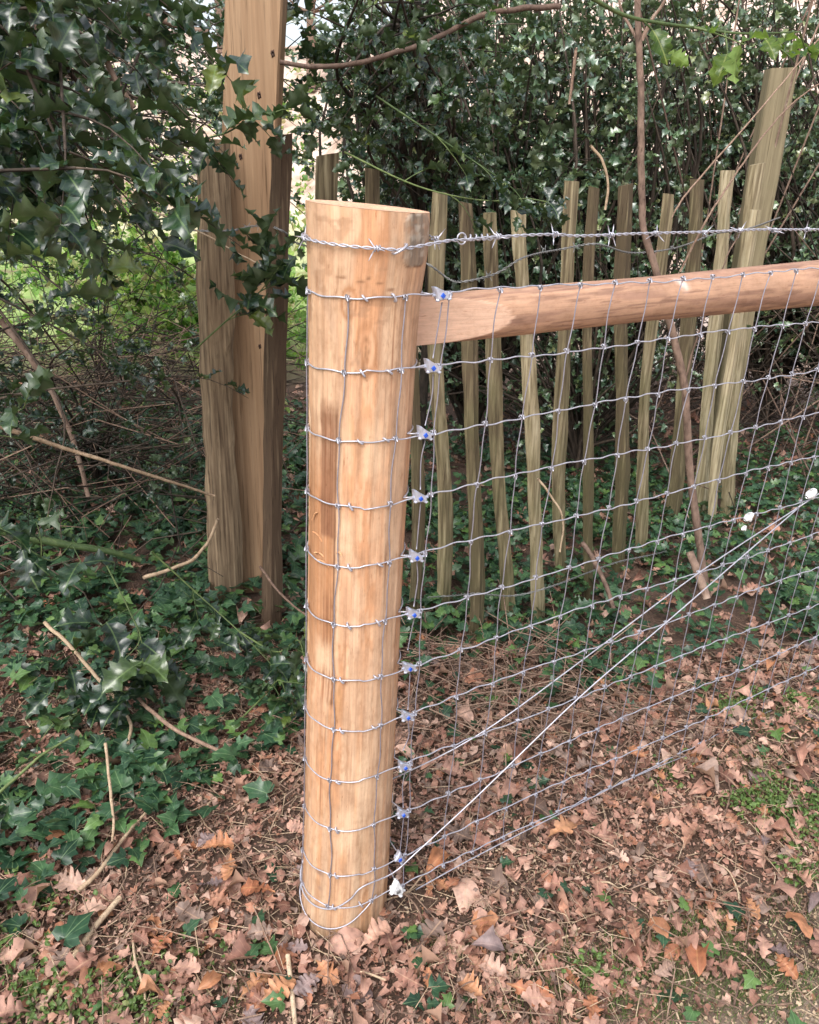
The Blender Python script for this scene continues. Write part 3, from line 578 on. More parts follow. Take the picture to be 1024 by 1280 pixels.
for dth in (-.03,): 
    c = pp(t_, 1.394, 0); er = np.array([math.sin(t_), -math.cos(t_), 0]); et = np.array([math.cos(t_), math.sin(t_), 0]); dv = et*.010+np.array([0, 0, .006])
    tube(mb, smooth_path([c-er*.004-dv, c+er*.005-dv, c+er*.0092, c+er*.005+dv, c-er*.004+dv], 4), .0019, 6)
child(mb, 'staple', M['wire'], post)
# ------------------------------------------------------------------ brace wire
br = empty('brace_wire', P0, 'bright plain wire looped round the post foot and slanting up right to white tensioners', 'brace wire')
def pl(x, y, o=.0): return on(x, y, P0+FN*o, FN)
Bl = [pl(1180, 512, .012), pl(1012, 625, .012), pl(990, 642, .012), pl(826, 784, .012), pl(724, 872, .012), pl(600, 992, .01), pl(518, 1068, .008), pl(490, 1092, .004)]
lz = [(25, .145), (10, .118), (-10, .092), (-30, .082), (-50, .08), (-70, .085), (-95, .10), (-130, .14), (-170, .2), (-215, .26)]
Bl += [pp(math.radians(a), z, .0035) for a, z in lz]
Al = [pl(594, 921, -.03), pl(724, 828, -.01), pl(875, 715, .004), pl(1012, 625, .010)]
mb = MB(); tube(mb, smooth_path(Bl, 5), .00165, 6); child(mb, 'lower_strand', M['wire'], br)
mb = MB(); tube(mb, smooth_path([Bl[-1]]+Al, 5), .0016, 6); child(mb, 'upper_strand', M['wire'], br)
mb = MB(); lz = [(48, .10), (30, .078), (10, .050), (-12, .034), (-35, .03), (-60, .036), (-90, .055), (-130, .07)]
tube(mb, smooth_path([pl(893, 931, .0), pl(800, 968, .0), pl(700, 1017, .0), pl(600, 1068, .0), pl(520, 1112, .002)], 5), .0014, 6)
child(mb, 'bottom_wire', M['wire'], br)
mb = MB(); tube(mb, smooth_path([pp(math.radians(a), z, .003) for a, z in lz], 4), .0015, 6); child(mb, 'foot_loop', M['wire'], br)
for x, y, sc_ in ((1014, 617, 1.), (936, 646, .8), (930, 660, .45)):
    p = pl(x, y, .014); mb = MB(); d = (pl(1012, 625)-pl(876, 740)); d /= np.linalg.norm(d); u_ = np.cross(FN, d)
    t = np.linspace(0, 1, 9); tube(mb, p[None]+d[None]*((t-.5)*.034*sc_)[:, None], .0105*sc_*np.array([.45, .8, .95, 1, 1, 1, .95, .8, .45]), 10); tube(mb, p[None]+u_[None]*((t-.5)*.03*sc_)[:, None]+FN*.003, .007*sc_*np.array([.5, .8, 1, 1, 1, 1, 1, .8, .5]), 8)
    child(mb, 'tensioner', M['white'], br)
# ------------------------------------------------------------------ chestnut paling fence and the two tall timbers
pal = empty('paling_fence', gnd(600, 800), 'old cleft chestnut paling fence with greenish weathered pales wired together', 'paling fence')
PAL = []
def pale(name, parent, bx, by, tx, ty, wpx, mat, sides=5, depth=.7, dy=0., bend=.014, seed=0, topcut=0., sq=False, zb=None):
    r = np.random.default_rng(seed+100); B = gnd(bx, by); B[1] += 0; Y_ = B[1]+dy; T_ = at(tx, ty, Y_); B = np.array([B[0], Y_, -.05])
    zc = (RC@((B+T_)/2-CC))[2]; w_ = wpx/FPX*zc*.5*(1 if sq or seed < 2 else .92); n = 48; t = np.linspace(0, 1, n); rv = .6 if seed < 2 else (.4+.22*r.random())
    P = B+(T_-B)*t[:, None]; bend = bend*(.35 if seed < 2 else 1); P[:, 0] += bend*np.sin(t*math.pi*r.uniform(.8, 1.8)+r.uniform(0, 3))+.35*bend*np.sin(t*9+seed); P[:, 1] += bend*.7*np.sin(t*4+r.uniform(0, 6))
    if sq: S = np.array([(-1, -.6), (-.9, -.72), (.9, -.72), (1, -.6), (1, .6), (.9, .7), (-.9, .7), (-1, .6)])
    else:
        S = np.array([(-1, -.1), (-.55, -.55*depth-.15), (r.uniform(-.3, .3), -depth-.1), (.6, -.45*depth), (1, 0.05), (.5, depth*.8), (-.5, depth*.8)])
    k = len(S); V = []
    for i in range(n):
        ww = w_*(1+.09*math.sin(t[i]*11+seed)*(0 if sq else 1)+.06*(fbm(np.array([t[i]*9, seed*3.1, 0]), 2)-.5))*(1-.07*t[i])
        jit = 1+((fbm(np.column_stack([np.arange(k)*3.3+seed, np.full(k, t[i]*16), np.zeros(k)]), 2)-.5)*(.05 if sq else .28))
        for j in range(k): V.append(P[i]+np.array([S[j, 0]*ww*jit[j], S[j, 1]*ww*jit[j], topcut*S[j, 0]*w_ if i == n-1 else 0]))
    F = [[i*k+j, i*k+(j+1) % k, (i+1)*k+(j+1) % k, (i+1)*k+j] for i in range(n-1) for j in range(k)]
    mb = MB(); mb.add(V, F, rv); mb.f.append(np.array([[(n-1)*k+j for j in range(k)]])); o = child(mb, name, mat, parent, False); return o, P, w_
DATA = [('L1', 288, 738, 266, 174, 43, 6), ('L2', 341, 765, 353, 169, 26, 5), (0, 405, 690, 409, 193, 31, 5), (0, 470, 690, 469, 211, 19, 5), (0, 516, 780, 524, 300, 18, 5), ('p', 552, 770, 550, 240, 21, 5), ('p', 594, 803, 579, 253, 21, 5), ('p', 631, 782, 617, 266, 20, 5), ('p', 671, 782, 655, 264, 20, 5), ('p', 701, 732, 711, 226, 20, 5), ('p', 735, 748, 743, 234, 15, 5), ('p', 770, 708, 787, 231, 20, 5), ('p', 800, 692, 829, 242, 17, 5), ('p', 836, 655, 874, 224, 22, 5), ('p', 869, 642, 915, 213, 20, 5), ('p', 905, 640, 950, 205, 21, 5), ('p', 890, 660, 940, 262, 15, 5)]
for i, (kind, bx, by, tx, ty, wp, sd_) in enumerate(DATA):
    o, P, w_ = pale('pale', pal, bx, by, tx, ty, wp, M['stake' if kind in ('L1', 'L2') else 'pale'], seed=i, dy=(-.09 if kind in ('L1', 'L2') else (0 if kind else .0)), depth=.75, topcut=random.uniform(-.25, .25)); PAL.append((P, w_))
    if kind == 'L1': tag(o, 'widest pale with a pale groove down it')
lp = empty('timber_post', gnd(312, 745), 'tall brown sawn timber post rising out of the picture behind the round end post', 'post')
# tall sawn post, a waney left edge near its top
B = gnd(314, 742); Yl = B[1]+.05; n = 90; t = np.linspace(0, 1, n); zc = None; V = []
T1 = at(320, -260, Yl); Bl_ = np.array([B[0], Yl, -.05])
EL = [(-260, 285), (0, 285), (40, 284), (75, 281), (95, 286), (110, 283), (170, 281), (300, 284), (600, 293), (760, 297)]; ER = [(-260, 362), (0, 357), (100, 352), (170, 349), (300, 345), (740, 331)]
zl = [at(x, y, Yl) for y, x in EL]; zr = [at(x, y, Yl) for y, x in ER]; k = 8
for i in range(n):
    z = -.05+(T1[2]+.05)*t[i]; xl = np.interp(z, [q[2] for q in zl][::-1], [q[0] for q in zl][::-1]); xr = np.interp(z, [q[2] for q in zr][::-1], [q[0] for q in zr][::-1])
    h = .05
    for (a, b_) in ((0, .01), (.01, -.0), (1, -.0), (1, .01), (1, .09), (.99, .1), (.01, .1), (0, .09)):
        V.append((xl+(xr-xl)*a+(0.006 if a == .01 else (-.006 if a == 1 and b_ in (0,) else 0)), Yl-.05+b_, z))
F = [[i*k+j, i*k+(j+1) % k, (i+1)*k+(j+1) % k, (i+1)*k+j] for i in range(n-1) for j in range(k)]
mb = MB(); mb.add(V, F, .5); mb.f.append(np.array([[(n-1)*k+j for j in range(k)]])); child(mb, 'shaft', M['timber'], lp, False)
m, nt, b = newmat('knot_wood'); b.inputs['Base Color'].default_value = (.05, .025, .015, 1); b.inputs['Roughness'].default_value = .8
nz = N(nt, 'ShaderNodeTexNoise', Scale=300.); nt.links.new(ramp(nt, [(.3, (.03, .015, .01)), (.7, (.1, .05, .03))], nz.outputs[0]).outputs[0], b.inputs['Base Color']); M['knot'] = m
for x, y, s_k in ((341, 67, .010), (324, 119, .010), (301, 196, .009), (325, 433, .008)):
    p = at(x, y, Yl-.0505); mb = MB(); tube(mb, np.array([p+[0, .004, 0], p+[0, -.0005, 0], p+[0, -.0012, 0]]), [s_k*.6, s_k*.6, s_k*.35], 12); mb.v[-1] = p+(mb.v[-1]-p)*[1, 1, 1.7]*(1+.25*np.sin(np.arange(len(mb.v[-1]))*2.3))[:, None]**[1, 0, 1]; o = child(mb, 'wood_knot', M['knot'], lp, True)
tp = empty('timber_post', gnd(893, 615), 'pale squared timber post leaning right above the paling tops', 'post')
pale('shaft', tp, 893, 617, 976, 86, 33, M['oldtimber'], seed=31, sq=True, bend=.004, dy=.05, topcut=.05)
# dull twisted binding wire running across the pales
tw = empty('binding_wire', at(520, 330, 2.5), 'dull weathered twisted wire sagging across the upper part of the paling fence', 'wire')
pts = [at(236, 287, 2.70), at(247, 288, 2.63), at(268, 289, 2.615), at(292, 288, 2.66), at(310, 284, 2.71), at(332, 281, 2.66), at(345, 285, 2.50), at(358, 292, 2.51), at(368, 303, 2.58), at(420, 315, 2.75), at(500, 318, 2.62), at(533, 329, 2.50), at(560, 348, 2.52), at(580, 352, 2.42), at(620, 342, 2.48), at(655, 322, 2.50), at(700, 312, 2.78), at(745, 305, 2.72), at(785, 316, 3.0), at(830, 313, 3.12), at(858, 306, 3.42), at(895, 292, 3.55), at(935, 286, 3.3), at(975, 272, 3.85)]
mb = MB(); strands(mb, smooth_path(pts, 5), .0022, .0017, .04, 5); child(mb, 'strand', M['dullwire'], tw)
for i, (x, y, Y_) in enumerate(((309, 284, 2.70), (325, 281, 2.68), (610, 344, 2.47), (680, 312, 2.7), (720, 309, 2.75), (840, 309, 3.2))): addbarb(tw, at(x, y, Y_), np.array([1., .1]), BMd, i)
tw2 = empty('binding_wire', at(520, 740, 2.5), 'thin dull wire strands tied low down round the pale feet', 'wire')
mb = MB(); pts = [at(535, 747, 2.5), at(560, 745, 2.55), at(595, 742, 2.40), at(640, 745, 2.50), at(690, 733, 2.52), at(735, 716, 2.74), at(775, 702, 2.9), at(830, 690, 3.1), at(880, 672, 3.5)]
strands(mb, smooth_path(pts, 5), .0024, .0015, .05, 4); child(mb, 'strand', M['dullwire'], tw2)
# ------------------------------------------------------------------ vegetation
def twigs(lm, bmb, starts, dirs, length, nleaf, size, temps, droop=.25, rtw=.002, rnd=None, tn=4, jitter=.35, nup=.55):
    """every start grows one leafy twig; leaves go to lm, wood to bmb"""
    for p, d, ln in zip(starts, dirs, length):
        d = d/np.linalg.norm(d); m = 5; t = np.linspace(0, 1, m); side = rng.normal(0, .18, 3)
        P = p+d*ln*t[:, None]+side*ln*(t[:, None]**2)*.6; P[:, 2] -= droop*ln*t**2
        if bmb is not None: tube(bmb, P, np.linspace(rtw, rtw*.4, m), tn, rng.random(), False)
        k = max(2, int(nleaf*rng.uniform(.7, 1.3))); tt = np.sort(rng.uniform(.15, 1, k)); Q = np.column_stack([np.interp(tt, t, P[:, c]) for c in range(3)])
        ga = np.arange(k)*2.4+rng.uniform(0, 6); T = P[-1]-P[0]; T /= np.linalg.norm(T)+1e-9; A = np.cross(T, [0, 0, 1.]); A /= np.linalg.norm(A)+1e-9; B = np.cross(A, T)
        f_ = T[None]*.75+A[None]*np.cos(ga)[:, None]+B[None]*(.55*np.sin(ga))[:, None]+rng.normal(0, jitter, (k, 3))
        nr = rng.normal(0, nup, (k, 3)); nr[:, 2] += 1
        put(lm, temps, Q, f_, nr, size*rng.uniform(.65, 1.2, k), None if rnd is None else np.clip(rng.normal(rnd, .15, k), 0, .999))
def inside(px, py, Y, n, jx=0., jy=0., jY=0.):
    """n points of a crown: its silhouette box in the photo (pixels) at real depths Y"""
    o = np.empty((n, 3))
    for i in range(n): o[i] = at(rng.uniform(*px), rng.uniform(*py), rng.uniform(*Y))
    return o
def grow(label, cat, name, root, targets, tlen, nleaf, size, temps, mat, group=None, bend=.25, rb=.012, twn=3, droop=.25, rnd=None, outd=None, wood='stem', h0=None, sink=.05):
    e = empty(name, root, label, cat, group); W = MB(); Lf = MB(); root = np.array(root, float); root0 = root
    if h0: tube(W, smooth_path([root-[0, 0, .1], root+[.04, 0, h0[1]*.5], root+[-.02, .02, h0[1]]], 8), np.linspace(rb*2.2, rb, 17), 8, .5); sink = 0
    for tg in targets:
        if h0: root = root0+[0, 0, rng.uniform(*h0)]
        mid = root*.45+tg*.55+rng.normal(0, bend, 3)*np.linalg.norm(tg-root)*.35; mid[2] = max(mid[2], .1)+.1*np.linalg.norm(tg-root)
        q = smooth_path([root-[0, 0, sink], root*.8+mid*.2+[0, 0, .1], mid, tg], 5); tube(W, q, np.linspace(rb, .0028, len(q)), 5, rng.random(), False)
        k = twn; idx = rng.integers(int(len(q)*.55), len(q), k); st = q[idx]+rng.normal(0, .01, (k, 3)); idx[0] = len(q)-1; st[0] = q[-1]
        dd = rng.normal(0, 1, (k, 3)); dd[:, 2] *= .55; dd[0] = q[-1]-q[-3]
        if outd is not None: dd = dd+np.array(outd)
        twigs(Lf, W, st, dd, rng.uniform(tlen*.6, tlen*1.3, k), nleaf, size, temps, droop, rnd=rnd)
    child(W, 'branches', M[wood], e); child(Lf, 'foliage', M[mat], e); return e
# background holly trees behind the paling (right), dense small leaves
G = 'holly trees behind the paling fence'
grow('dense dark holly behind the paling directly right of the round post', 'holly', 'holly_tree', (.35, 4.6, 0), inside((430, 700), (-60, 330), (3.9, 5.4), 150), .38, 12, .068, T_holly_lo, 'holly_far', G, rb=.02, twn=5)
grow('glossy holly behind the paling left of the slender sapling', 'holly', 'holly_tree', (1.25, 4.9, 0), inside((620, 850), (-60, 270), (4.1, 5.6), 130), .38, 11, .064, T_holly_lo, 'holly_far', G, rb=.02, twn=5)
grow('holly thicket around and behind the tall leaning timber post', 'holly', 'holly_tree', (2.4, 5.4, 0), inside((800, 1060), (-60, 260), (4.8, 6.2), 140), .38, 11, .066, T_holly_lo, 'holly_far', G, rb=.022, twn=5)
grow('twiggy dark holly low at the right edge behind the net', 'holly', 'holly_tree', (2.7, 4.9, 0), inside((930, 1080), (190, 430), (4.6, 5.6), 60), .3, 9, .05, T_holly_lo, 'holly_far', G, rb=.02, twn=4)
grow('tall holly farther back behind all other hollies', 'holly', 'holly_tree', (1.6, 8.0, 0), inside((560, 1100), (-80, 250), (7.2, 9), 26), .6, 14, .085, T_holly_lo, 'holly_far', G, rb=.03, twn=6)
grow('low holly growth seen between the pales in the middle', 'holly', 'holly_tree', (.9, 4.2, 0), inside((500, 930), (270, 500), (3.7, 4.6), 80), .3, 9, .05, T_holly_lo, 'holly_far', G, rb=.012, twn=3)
# near hollies
grow('big leaved holly whose branches hang into the upper left corner', 'holly', 'holly_tree', (-2.1, 2.3, 0), np.vstack([inside((-60, 185), (-60, 190), (1.5, 2.3), 23), inside((-60, 150), (130, 260), (1.4, 2.2), 14)]), .2, 8, .085, T_holly, 'holly', 'near hollies', rb=.009, twn=4, droop=.4, h0=(1.0, 2.6), bend=.4)
grow('holly behind the upper left branches, darker and smaller leaved', 'holly', 'holly_tree', (-2.9, 3.8, 0), np.vstack([inside((-60, 290), (-40, 235), (3.0, 4.2), 46), inside((-60, 235), (200, 420), (3.0, 4.4), 9)]), .28, 8, .06, T_holly, 'holly', 'near hollies', rb=.011, twn=4, h0=(.8, 2.6), bend=.35)
grow('holly with branches hanging between the tall brown post and the round post top', 'holly', 'holly_tree', (.02, 3.7, 0), np.vstack([inside((395, 620), (-60, 160), (2.5, 3.6), 46), inside((420, 620), (160, 260), (3.25, 3.9), 16)]), .22, 8, .06, T_holly, 'holly', 'near hollies', rb=.012, twn=3, droop=.3, h0=(1.1, 2.2))
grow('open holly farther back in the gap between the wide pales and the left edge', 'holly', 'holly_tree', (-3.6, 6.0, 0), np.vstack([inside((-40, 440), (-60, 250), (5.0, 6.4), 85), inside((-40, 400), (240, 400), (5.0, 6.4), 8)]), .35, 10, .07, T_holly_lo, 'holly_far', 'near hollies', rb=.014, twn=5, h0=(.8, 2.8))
grow('yellow green undergrowth shrub glimpsed left of the wide pales', 'shrub', 'leafy_shrub', (-2.2, 5.6, 0), inside((60, 400), (240, 520), (4.8, 6.4), 26), .35, 8, .06, T_oval, 'lime', rb=.006, twn=4)
grow('thin upright holly filling the left side at mid height', 'holly', 'holly_tree', (-1.7, 3.0, 0), inside((-40, 235), (400, 640), (2.4, 3.6), 15), .2, 6, .06, T_holly, 'holly', 'near hollies', rb=.008, twn=3, h0=(.1, 1.2), bend=.35)
grow('low holly bush behind the two wide pales on the left', 'holly', 'holly_bush', (-1.6, 3.9, 0), inside((-40, 250), (430, 640), (2.9, 4.4), 42), .28, 6, .055, T_holly, 'holly', rb=.01, twn=3)
def sprig(label, pts, Y, nl, size, mat, r0=.003, temps=T_holly, wood='greenstem', rnd=None, name='holly_sprig', side=2, tl=.12):
    P = smooth_path([at(x, y, yy) for (x, y), yy in zip(pts, Y)], 6); size = size*(1.35 if name == 'holly_sprig' else 1); e = empty(name, P[0], label, 'holly sprig'); W = MB(); Lf = MB()
    tube(W, P, np.linspace(r0, r0*.4, len(P)), 6)
    idx = np.linspace(len(P)*.3, len(P)-1, side).astype(int); dd = rng.normal(0, .6, (side, 3)); dd += (P[-1]-P[0])/np.linalg.norm(P[-1]-P[0])
    twigs(Lf, W, P[idx], dd, np.full(side, tl), nl, size, temps, .2, r0*.6, rnd=rnd, nup=.4)
    child(W, 'stem', M[wood], e); child(Lf, 'foliage', M[mat], e); return e
sprig('holly sprig crossing the tall brown post just above the pale tops', [(250, 175), (285, 165), (318, 145), (345, 140)], [2.3, 2.35, 2.4, 2.4], 4, .075, 'holly', side=3, tl=.09)
sprig('glossy holly sprig covering the narrow pale left of the round post', [(240, 440), (290, 395), (320, 370), (352, 330)], [2.42, 2.38, 2.35, 2.35], 5, .085, 'holly', side=6, tl=.11)
sprig('bright young holly shoot hanging at the top right corner', [(735, -5), (790, 22), (880, 36), (930, 42), (1000, 40)], [1.7, 1.75, 1.8, 1.8, 1.85], 4, .046, 'holly_young', side=5, tl=.09, r0=.004)
sprig('holly shoot hanging over the middle pale tops', [(470, 120), (560, 180), (640, 235), (655, 262)], [2.3, 2.3, 2.35, 2.35], 5, .05, 'holly', side=5, tl=.13)
sprig('thin holly spray reaching left above the net top', [(430, 190), (520, 232), (600, 250), (660, 248)], [2.3, 2.3, 2.3, 2.3], 4, .045, 'holly', side=4, tl=.1)
SP = 'low holly shoots left of the round post'
for lab, pts, Y_, nl, sz, sd_, tl in (
    ('holly shoot with large leaves at the foot of the wide pales', [(190, 690), (250, 745), (300, 790), (330, 820)], [2.15, 2.15, 2.1, 2.1], 5, .066, 6, .13),
    ('holly shoot reaching towards the round post with yellow tipped leaves', [(300, 790), (345, 815), (372, 800), (380, 820)], [2.1, 2.0, 1.95, 1.9], 4, .055, 4, .1),
    ('spiky glossy holly shoot in the middle of the lower left', [(130, 700), (165, 770), (175, 800), (150, 830)], [2.2, 2.1, 2.0, 1.95], 5, .085, 5, .13),
    ('holly shoot trailing low over the ivy', [(200, 880), (180, 860), (130, 880), (70, 900)], [2.0, 1.95, 1.9, 1.85], 5, .07, 5, .13),
    ('holly shoot hanging in from the left edge at mid height', [(-40, 650), (0, 660), (60, 700), (90, 680)], [1.9, 1.9, 1.9, 1.9], 4, .085, 3, .1),
    ('holly shoot at the left edge above the dead reddish stick', [(-50, 560), (-15, 540), (10, 520), (30, 510)], [1.8, 1.8, 1.8, 1.8], 3, .075, 2, .08),
    ('small holly shoot close left of the round post', [(300, 900), (330, 870), (350, 850), (360, 880)], [1.9, 1.9, 1.85, 1.85], 5, .055, 4, .1)):
    e = sprig(lab, pts, Y_, nl, sz, 'holly', side=sd_, tl=tl); e['group'] = SP
# ivy, ground cover
def scatter(n, cond, bx, by):
    x = rng.uniform(*bx, n); y = rng.uniform(*by, n); k = cond(x, y) > rng.random(n); return x[k], y[k]
def nmask(x, y, s=3., a=.45, b=.55, o=0.): return sstep(a, b, fbm(np.stack([x*s+o, y*s, x*0], -1), 3))
def ivy_l(x, y):   # left bank
    d = sstep(.0, .30, (y-1.56)+1.15*(-x-.38)); return d*(x < -.22-.0*y)*(.4+.6*nmask(x, y, 4, .35, .5))*(1-.3*sstep(3.4, 5.2, y))
x, y = scatter(17000, ivy_l, (-3.4, -.2), (1.1, 5.4)); mb = MB(); n = len(x)
put(mb, T_ivy, np.column_stack([x, y, gz(x, y)+rng.uniform(.01, .085, n)]), flat(n, .3), upn(n, .45), rng.uniform(.028, .066, n)); 
tag(mb.build('ivy_ground_cover', M['ivy']), 'dark green ivy carpeting the ground left of the round post', 'ivy', kind='stuff')
def ivy_r(x, y): 
    b_ = sstep(-.05, .35, y-1.98-.25*np.maximum(x-.5, 0))*(x > -.15); return b_*(.2+.8*nmask(x, y, 3.2, .36, .48, 4))*(1-.6*sstep(3.6, 5, y))
x, y = scatter(18000, ivy_r, (-.15, 3.4), (1.9, 5.0)); mb = MB(); n = len(x)
put(mb, T_ivy_lo, np.column_stack([x, y, gz(x, y)+rng.uniform(.01, .10, n)]), flat(n, .3), upn(n, .5), rng.uniform(.024, .05, n))
tag(mb.build('ivy_ground_cover', M['ivy']), 'ivy patches growing among leaf litter round the paling feet behind the net', 'ivy', kind='stuff')
x, y = scatter(620, lambda x, y: (x*0+.6)*(nmask(x, y, 2.5, .4, .6, 9)), (-1.1, 1.4), (.95, 2.2)); k = (np.hypot(x-PC[0], y-PC[1]) > .17); x, y = x[k], y[k]; n = len(x); mb = MB()
put(mb, T_ivy, np.column_stack([x, y, gz(x, y)+rng.uniform(.012, .035, n)]), flat(n, .2), upn(n, .3), rng.uniform(.02, .045, n))
tag(mb.build('ivy_ground_cover', M['ivy']), 'scattered small ivy leaves poking through the litter near the camera', 'ivy', kind='stuff')
# big ivy leaves at lower left, countable
IVB = [(60, 1010, .085, 'largest ivy leaf at the lower left edge'), (155, 1005, .07, 'broad lobed ivy leaf right of the largest one'), (85, 1195, .075, 'bright green ivy leaf beside the big curled brown leaf'), (335, 1010, .07, 'pair leaf of ivy just left of the round post foot'), (75, 1050, .06, 'ivy leaf below the largest one'), (25, 1050, .07, 'ivy leaf touching the left picture edge'), (95, 1075, .05, 'grey green ivy leaf above the litter edge'), (150, 1045, .055, 'ivy leaf overlapping the pale stick')]
TI = [MB() for _ in range(3)]
for k in range(3): TI[k].add(*T_ivy[k][:2], 0., T_ivy[k][2])
TI = [t_.mesh('ivy_leaf', M['ivy']) for t_ in TI]
def rotm(fwd, nrm, s): B = basis(np.array([fwd], float), np.array([nrm], float))[0]*s; return Matrix(((B[0, 0], B[0, 1], B[0, 2], 0), (B[1, 0], B[1, 1], B[1, 2], 0), (B[2, 0], B[2, 1], B[2, 2], 0), (0, 0, 0, 1)))
for i, (px, py, s_k, lab) in enumerate(IVB):
    g = gnd(px, py); o = bpy.data.objects.new('ivy_leaf', TI[i % 3]); COL.objects.link(o); a = rng.uniform(0, 6.28)
    o.matrix_world = Matrix.Translation((g[0], g[1], float(gz(g[0], g[1]))+.05))@rotm((math.cos(a), math.sin(a), .05), rng.normal(0, .2, 3)+[0, -.25, 1], s_k); tag(o, lab, 'ivy leaf', 'large ivy leaves at the lower left')
# ------------------------------------------------------------------ leaf litter
def litter_d(x, y):
    post_ = sstep(.095, .12, np.hypot(x-PC[0], y-PC[1])); soil1 = 1-.8*np.exp(-(((x+.38)/.13)**2+((y-1.42)/.10)**2)); soil2 = 1-.75*np.exp(-(((x-.06)/.09)**2+((y-1.33)/.06)**2))
    bare = 1-.78*sstep(-.1, .15, (x-.25)-(y-.95)*1.3)*(y < 1.42)
    return post_*soil1*soil2*bare*(1-.25*sstep(3.5, 6, y))
def lit(n, temps, size, bx, by, zr, tilt, mat, label, name='leaf_litter', cond=litter_d, cat='leaf litter', slope=.25):
    x, y = scatter(n, cond, bx, by); m_ = len(x); mb = MB()
    put(mb, temps, np.column_stack([x, y, gz(x, y)+rng.uniform(*zr, m_)]), flat(m_, slope), upn(m_, tilt), rng.uniform(*size, m_)); return tag(mb.build(name, M[mat]), label, cat, kind='stuff')
lit(6500, T_oak+T_oval, (.03, .092), (-3, 4.6), (.75, 6.0), (.002, .032), .55, 'dead', 'dry brown oak leaves layered over the woodland floor')
lit(20000, T_frag, (.010, .036), (-1.4, 1.8), (.75, 2.4), (.0, .03), .7, 'dead', 'small broken leaf crumbs filling the gaps of the litter', name='leaf_crumbs')
lit(30000, T_frag, (.005, .014), (-1.2, 1.5), (.75, 1.9), (.0, .02), .8, 'dead', 'fine crumbled leaf debris and bark bits on the soil', name='leaf_debris')
def saw(x, y): return np.clip(.98*np.exp(-(((x-.22)/.17)**2+((y-1.50)/.16)**2))+.95*sstep(-.1, .25, (x-.3)-(y-.95)*1.3)*(y < 1.42)+.05, 0, 1)
lit(24000, T_frag, (.003, .011), (-.5, 1.4), (.8, 1.8), (.003, .02), .6, 'straw', 'pale wood chips and sawdust sprinkled on the litter', name='wood_chips', cond=saw, cat='wood chips')
def straws(n, bx, by, ln, r, mat, label, name, cond, cat, zr=(.004, .03), slope=.15):
    x, y = scatter(n, cond, bx, by); mb = MB()
    for a, b_ in zip(x, y):
        l = rng.uniform(*ln); th_ = rng.uniform(0, 6.28); d = np.array([math.cos(th_), math.sin(th_), rng.normal(0, slope)]); p = np.array([a, b_, float(gz(a, b_))+rng.uniform(*zr)]); s_ = rng.normal(0, .15, 3)*l
        P = np.array([p, p+d*l*.35+s_*.5, p+d*l*.7+s_, p+d*l]); P[:, 2] = np.maximum(P[:, 2], float(gz(a, b_))+.002); tube(mb, P, [r, r, r*.8, r*.5], 4, rng.random(), False)
    return tag(mb.build(name, M[mat]), label, cat, kind='stuff')
straws(5500, (-1.3, 1.6), (.8, 2.4), (.02, .10), .0010, 'straw', 'thin dry grass stalks and straw lying across the leaf litter', 'dry_straw', lambda x, y: .3+.7*nmask(x, y, 3, .4, .6, 2), 'straw')
straws(2200, (-1.3, 1.6), (.8, 2.6), (.04, .16), .0018, 'twig', 'small broken brown twigs mixed into the leaf litter', 'twig_debris', lambda x, y: x*0+1, 'twigs')
straws(230, (-.1, .7), (1.9, 2.35), (.1, .35), .0022, 'twig', 'reddish brown dry stalks heaped at the paling feet', 'dry_stalks', lambda x, y: x*0+1, 'twigs', (.01, .09), .12)
straws(800, (-3.4, -.75), (2.7, 6), (.25, .9), .0032, 'stem', 'tangled dead brushwood behind the wide pales on the left', 'brushwood', lambda x, y: x*0+1, 'brushwood', (.02, .55), .3)
straws(500, (-3.4, -.75), (2.6, 6), (.2, .7), .0025, 'twig', 'thin brown dead twigs caught over the dark brushwood on the left', 'brushwood', lambda x, y: x*0+1, 'brushwood', (.02, .6), .4)
straws(500, (1.6, 4.2), (4.0, 6.5), (.3, 1.1), .0035, 'stem', 'dark bramble stems tangled at the right behind the net', 'brushwood', lambda x, y: x*0+1, 'brushwood', (.02, .9), .9)
straws(200, (.6, 3.4), (4.2, 7), (.8, 1.7), .005, 'sapling', 'thin upright stems of undergrowth behind the paling', 'undergrowth_stems', lambda x, y: x*0+1, 'undergrowth', (.1, .5), 2.5)
# grass, moss and herbs
def tufts(spots, label, name, mat, h, n, spread, temps=T_blade, cat='grass', tilt=.5):
    mb = MB()
    for px, py, k in spots:
        g = gnd(px, py); m_ = int(n*k); x = g[0]+rng.normal(0, spread, m_); y = g[1]+rng.normal(0, spread*.7, m_); z = gz(x, y)
        if temps is T_blade: put(mb, temps, np.column_stack([x, y, z]), np.column_stack([rng.normal(0, tilt, m_), rng.normal(0, tilt, m_), np.ones(m_)]), rng.normal(0, 1, (m_, 3)), rng.uniform(h*.4, h, m_))
        else: put(mb, temps, np.column_stack([x, y, z+rng.uniform(.005, .035, m_)]), flat(m_, .3), upn(m_, .4), rng.uniform(h*.5, h, m_))
    return tag(mb.build(name, M[mat]), label, cat, kind='stuff')
tufts([(720, 1230, 1), (790, 1195, 1), (870, 1170, 1.4), (900, 1185, 1.2), (980, 1225, 1.3), (840, 1210, .8), (560, 1190, .4), (640, 1270, .5), (1010, 1150, .6), (760, 1265, 1), (840, 1262, 1), (950, 1260, .8), (900, 1240, .8), (690, 1200, .6), (930, 980, .6), (960, 940, .8), (1010, 925, .8), (300, 1240, .4)], 'thin short grass tufts growing through the litter at the lower right', 'grass_tufts', 'green', .038, 420, .05)
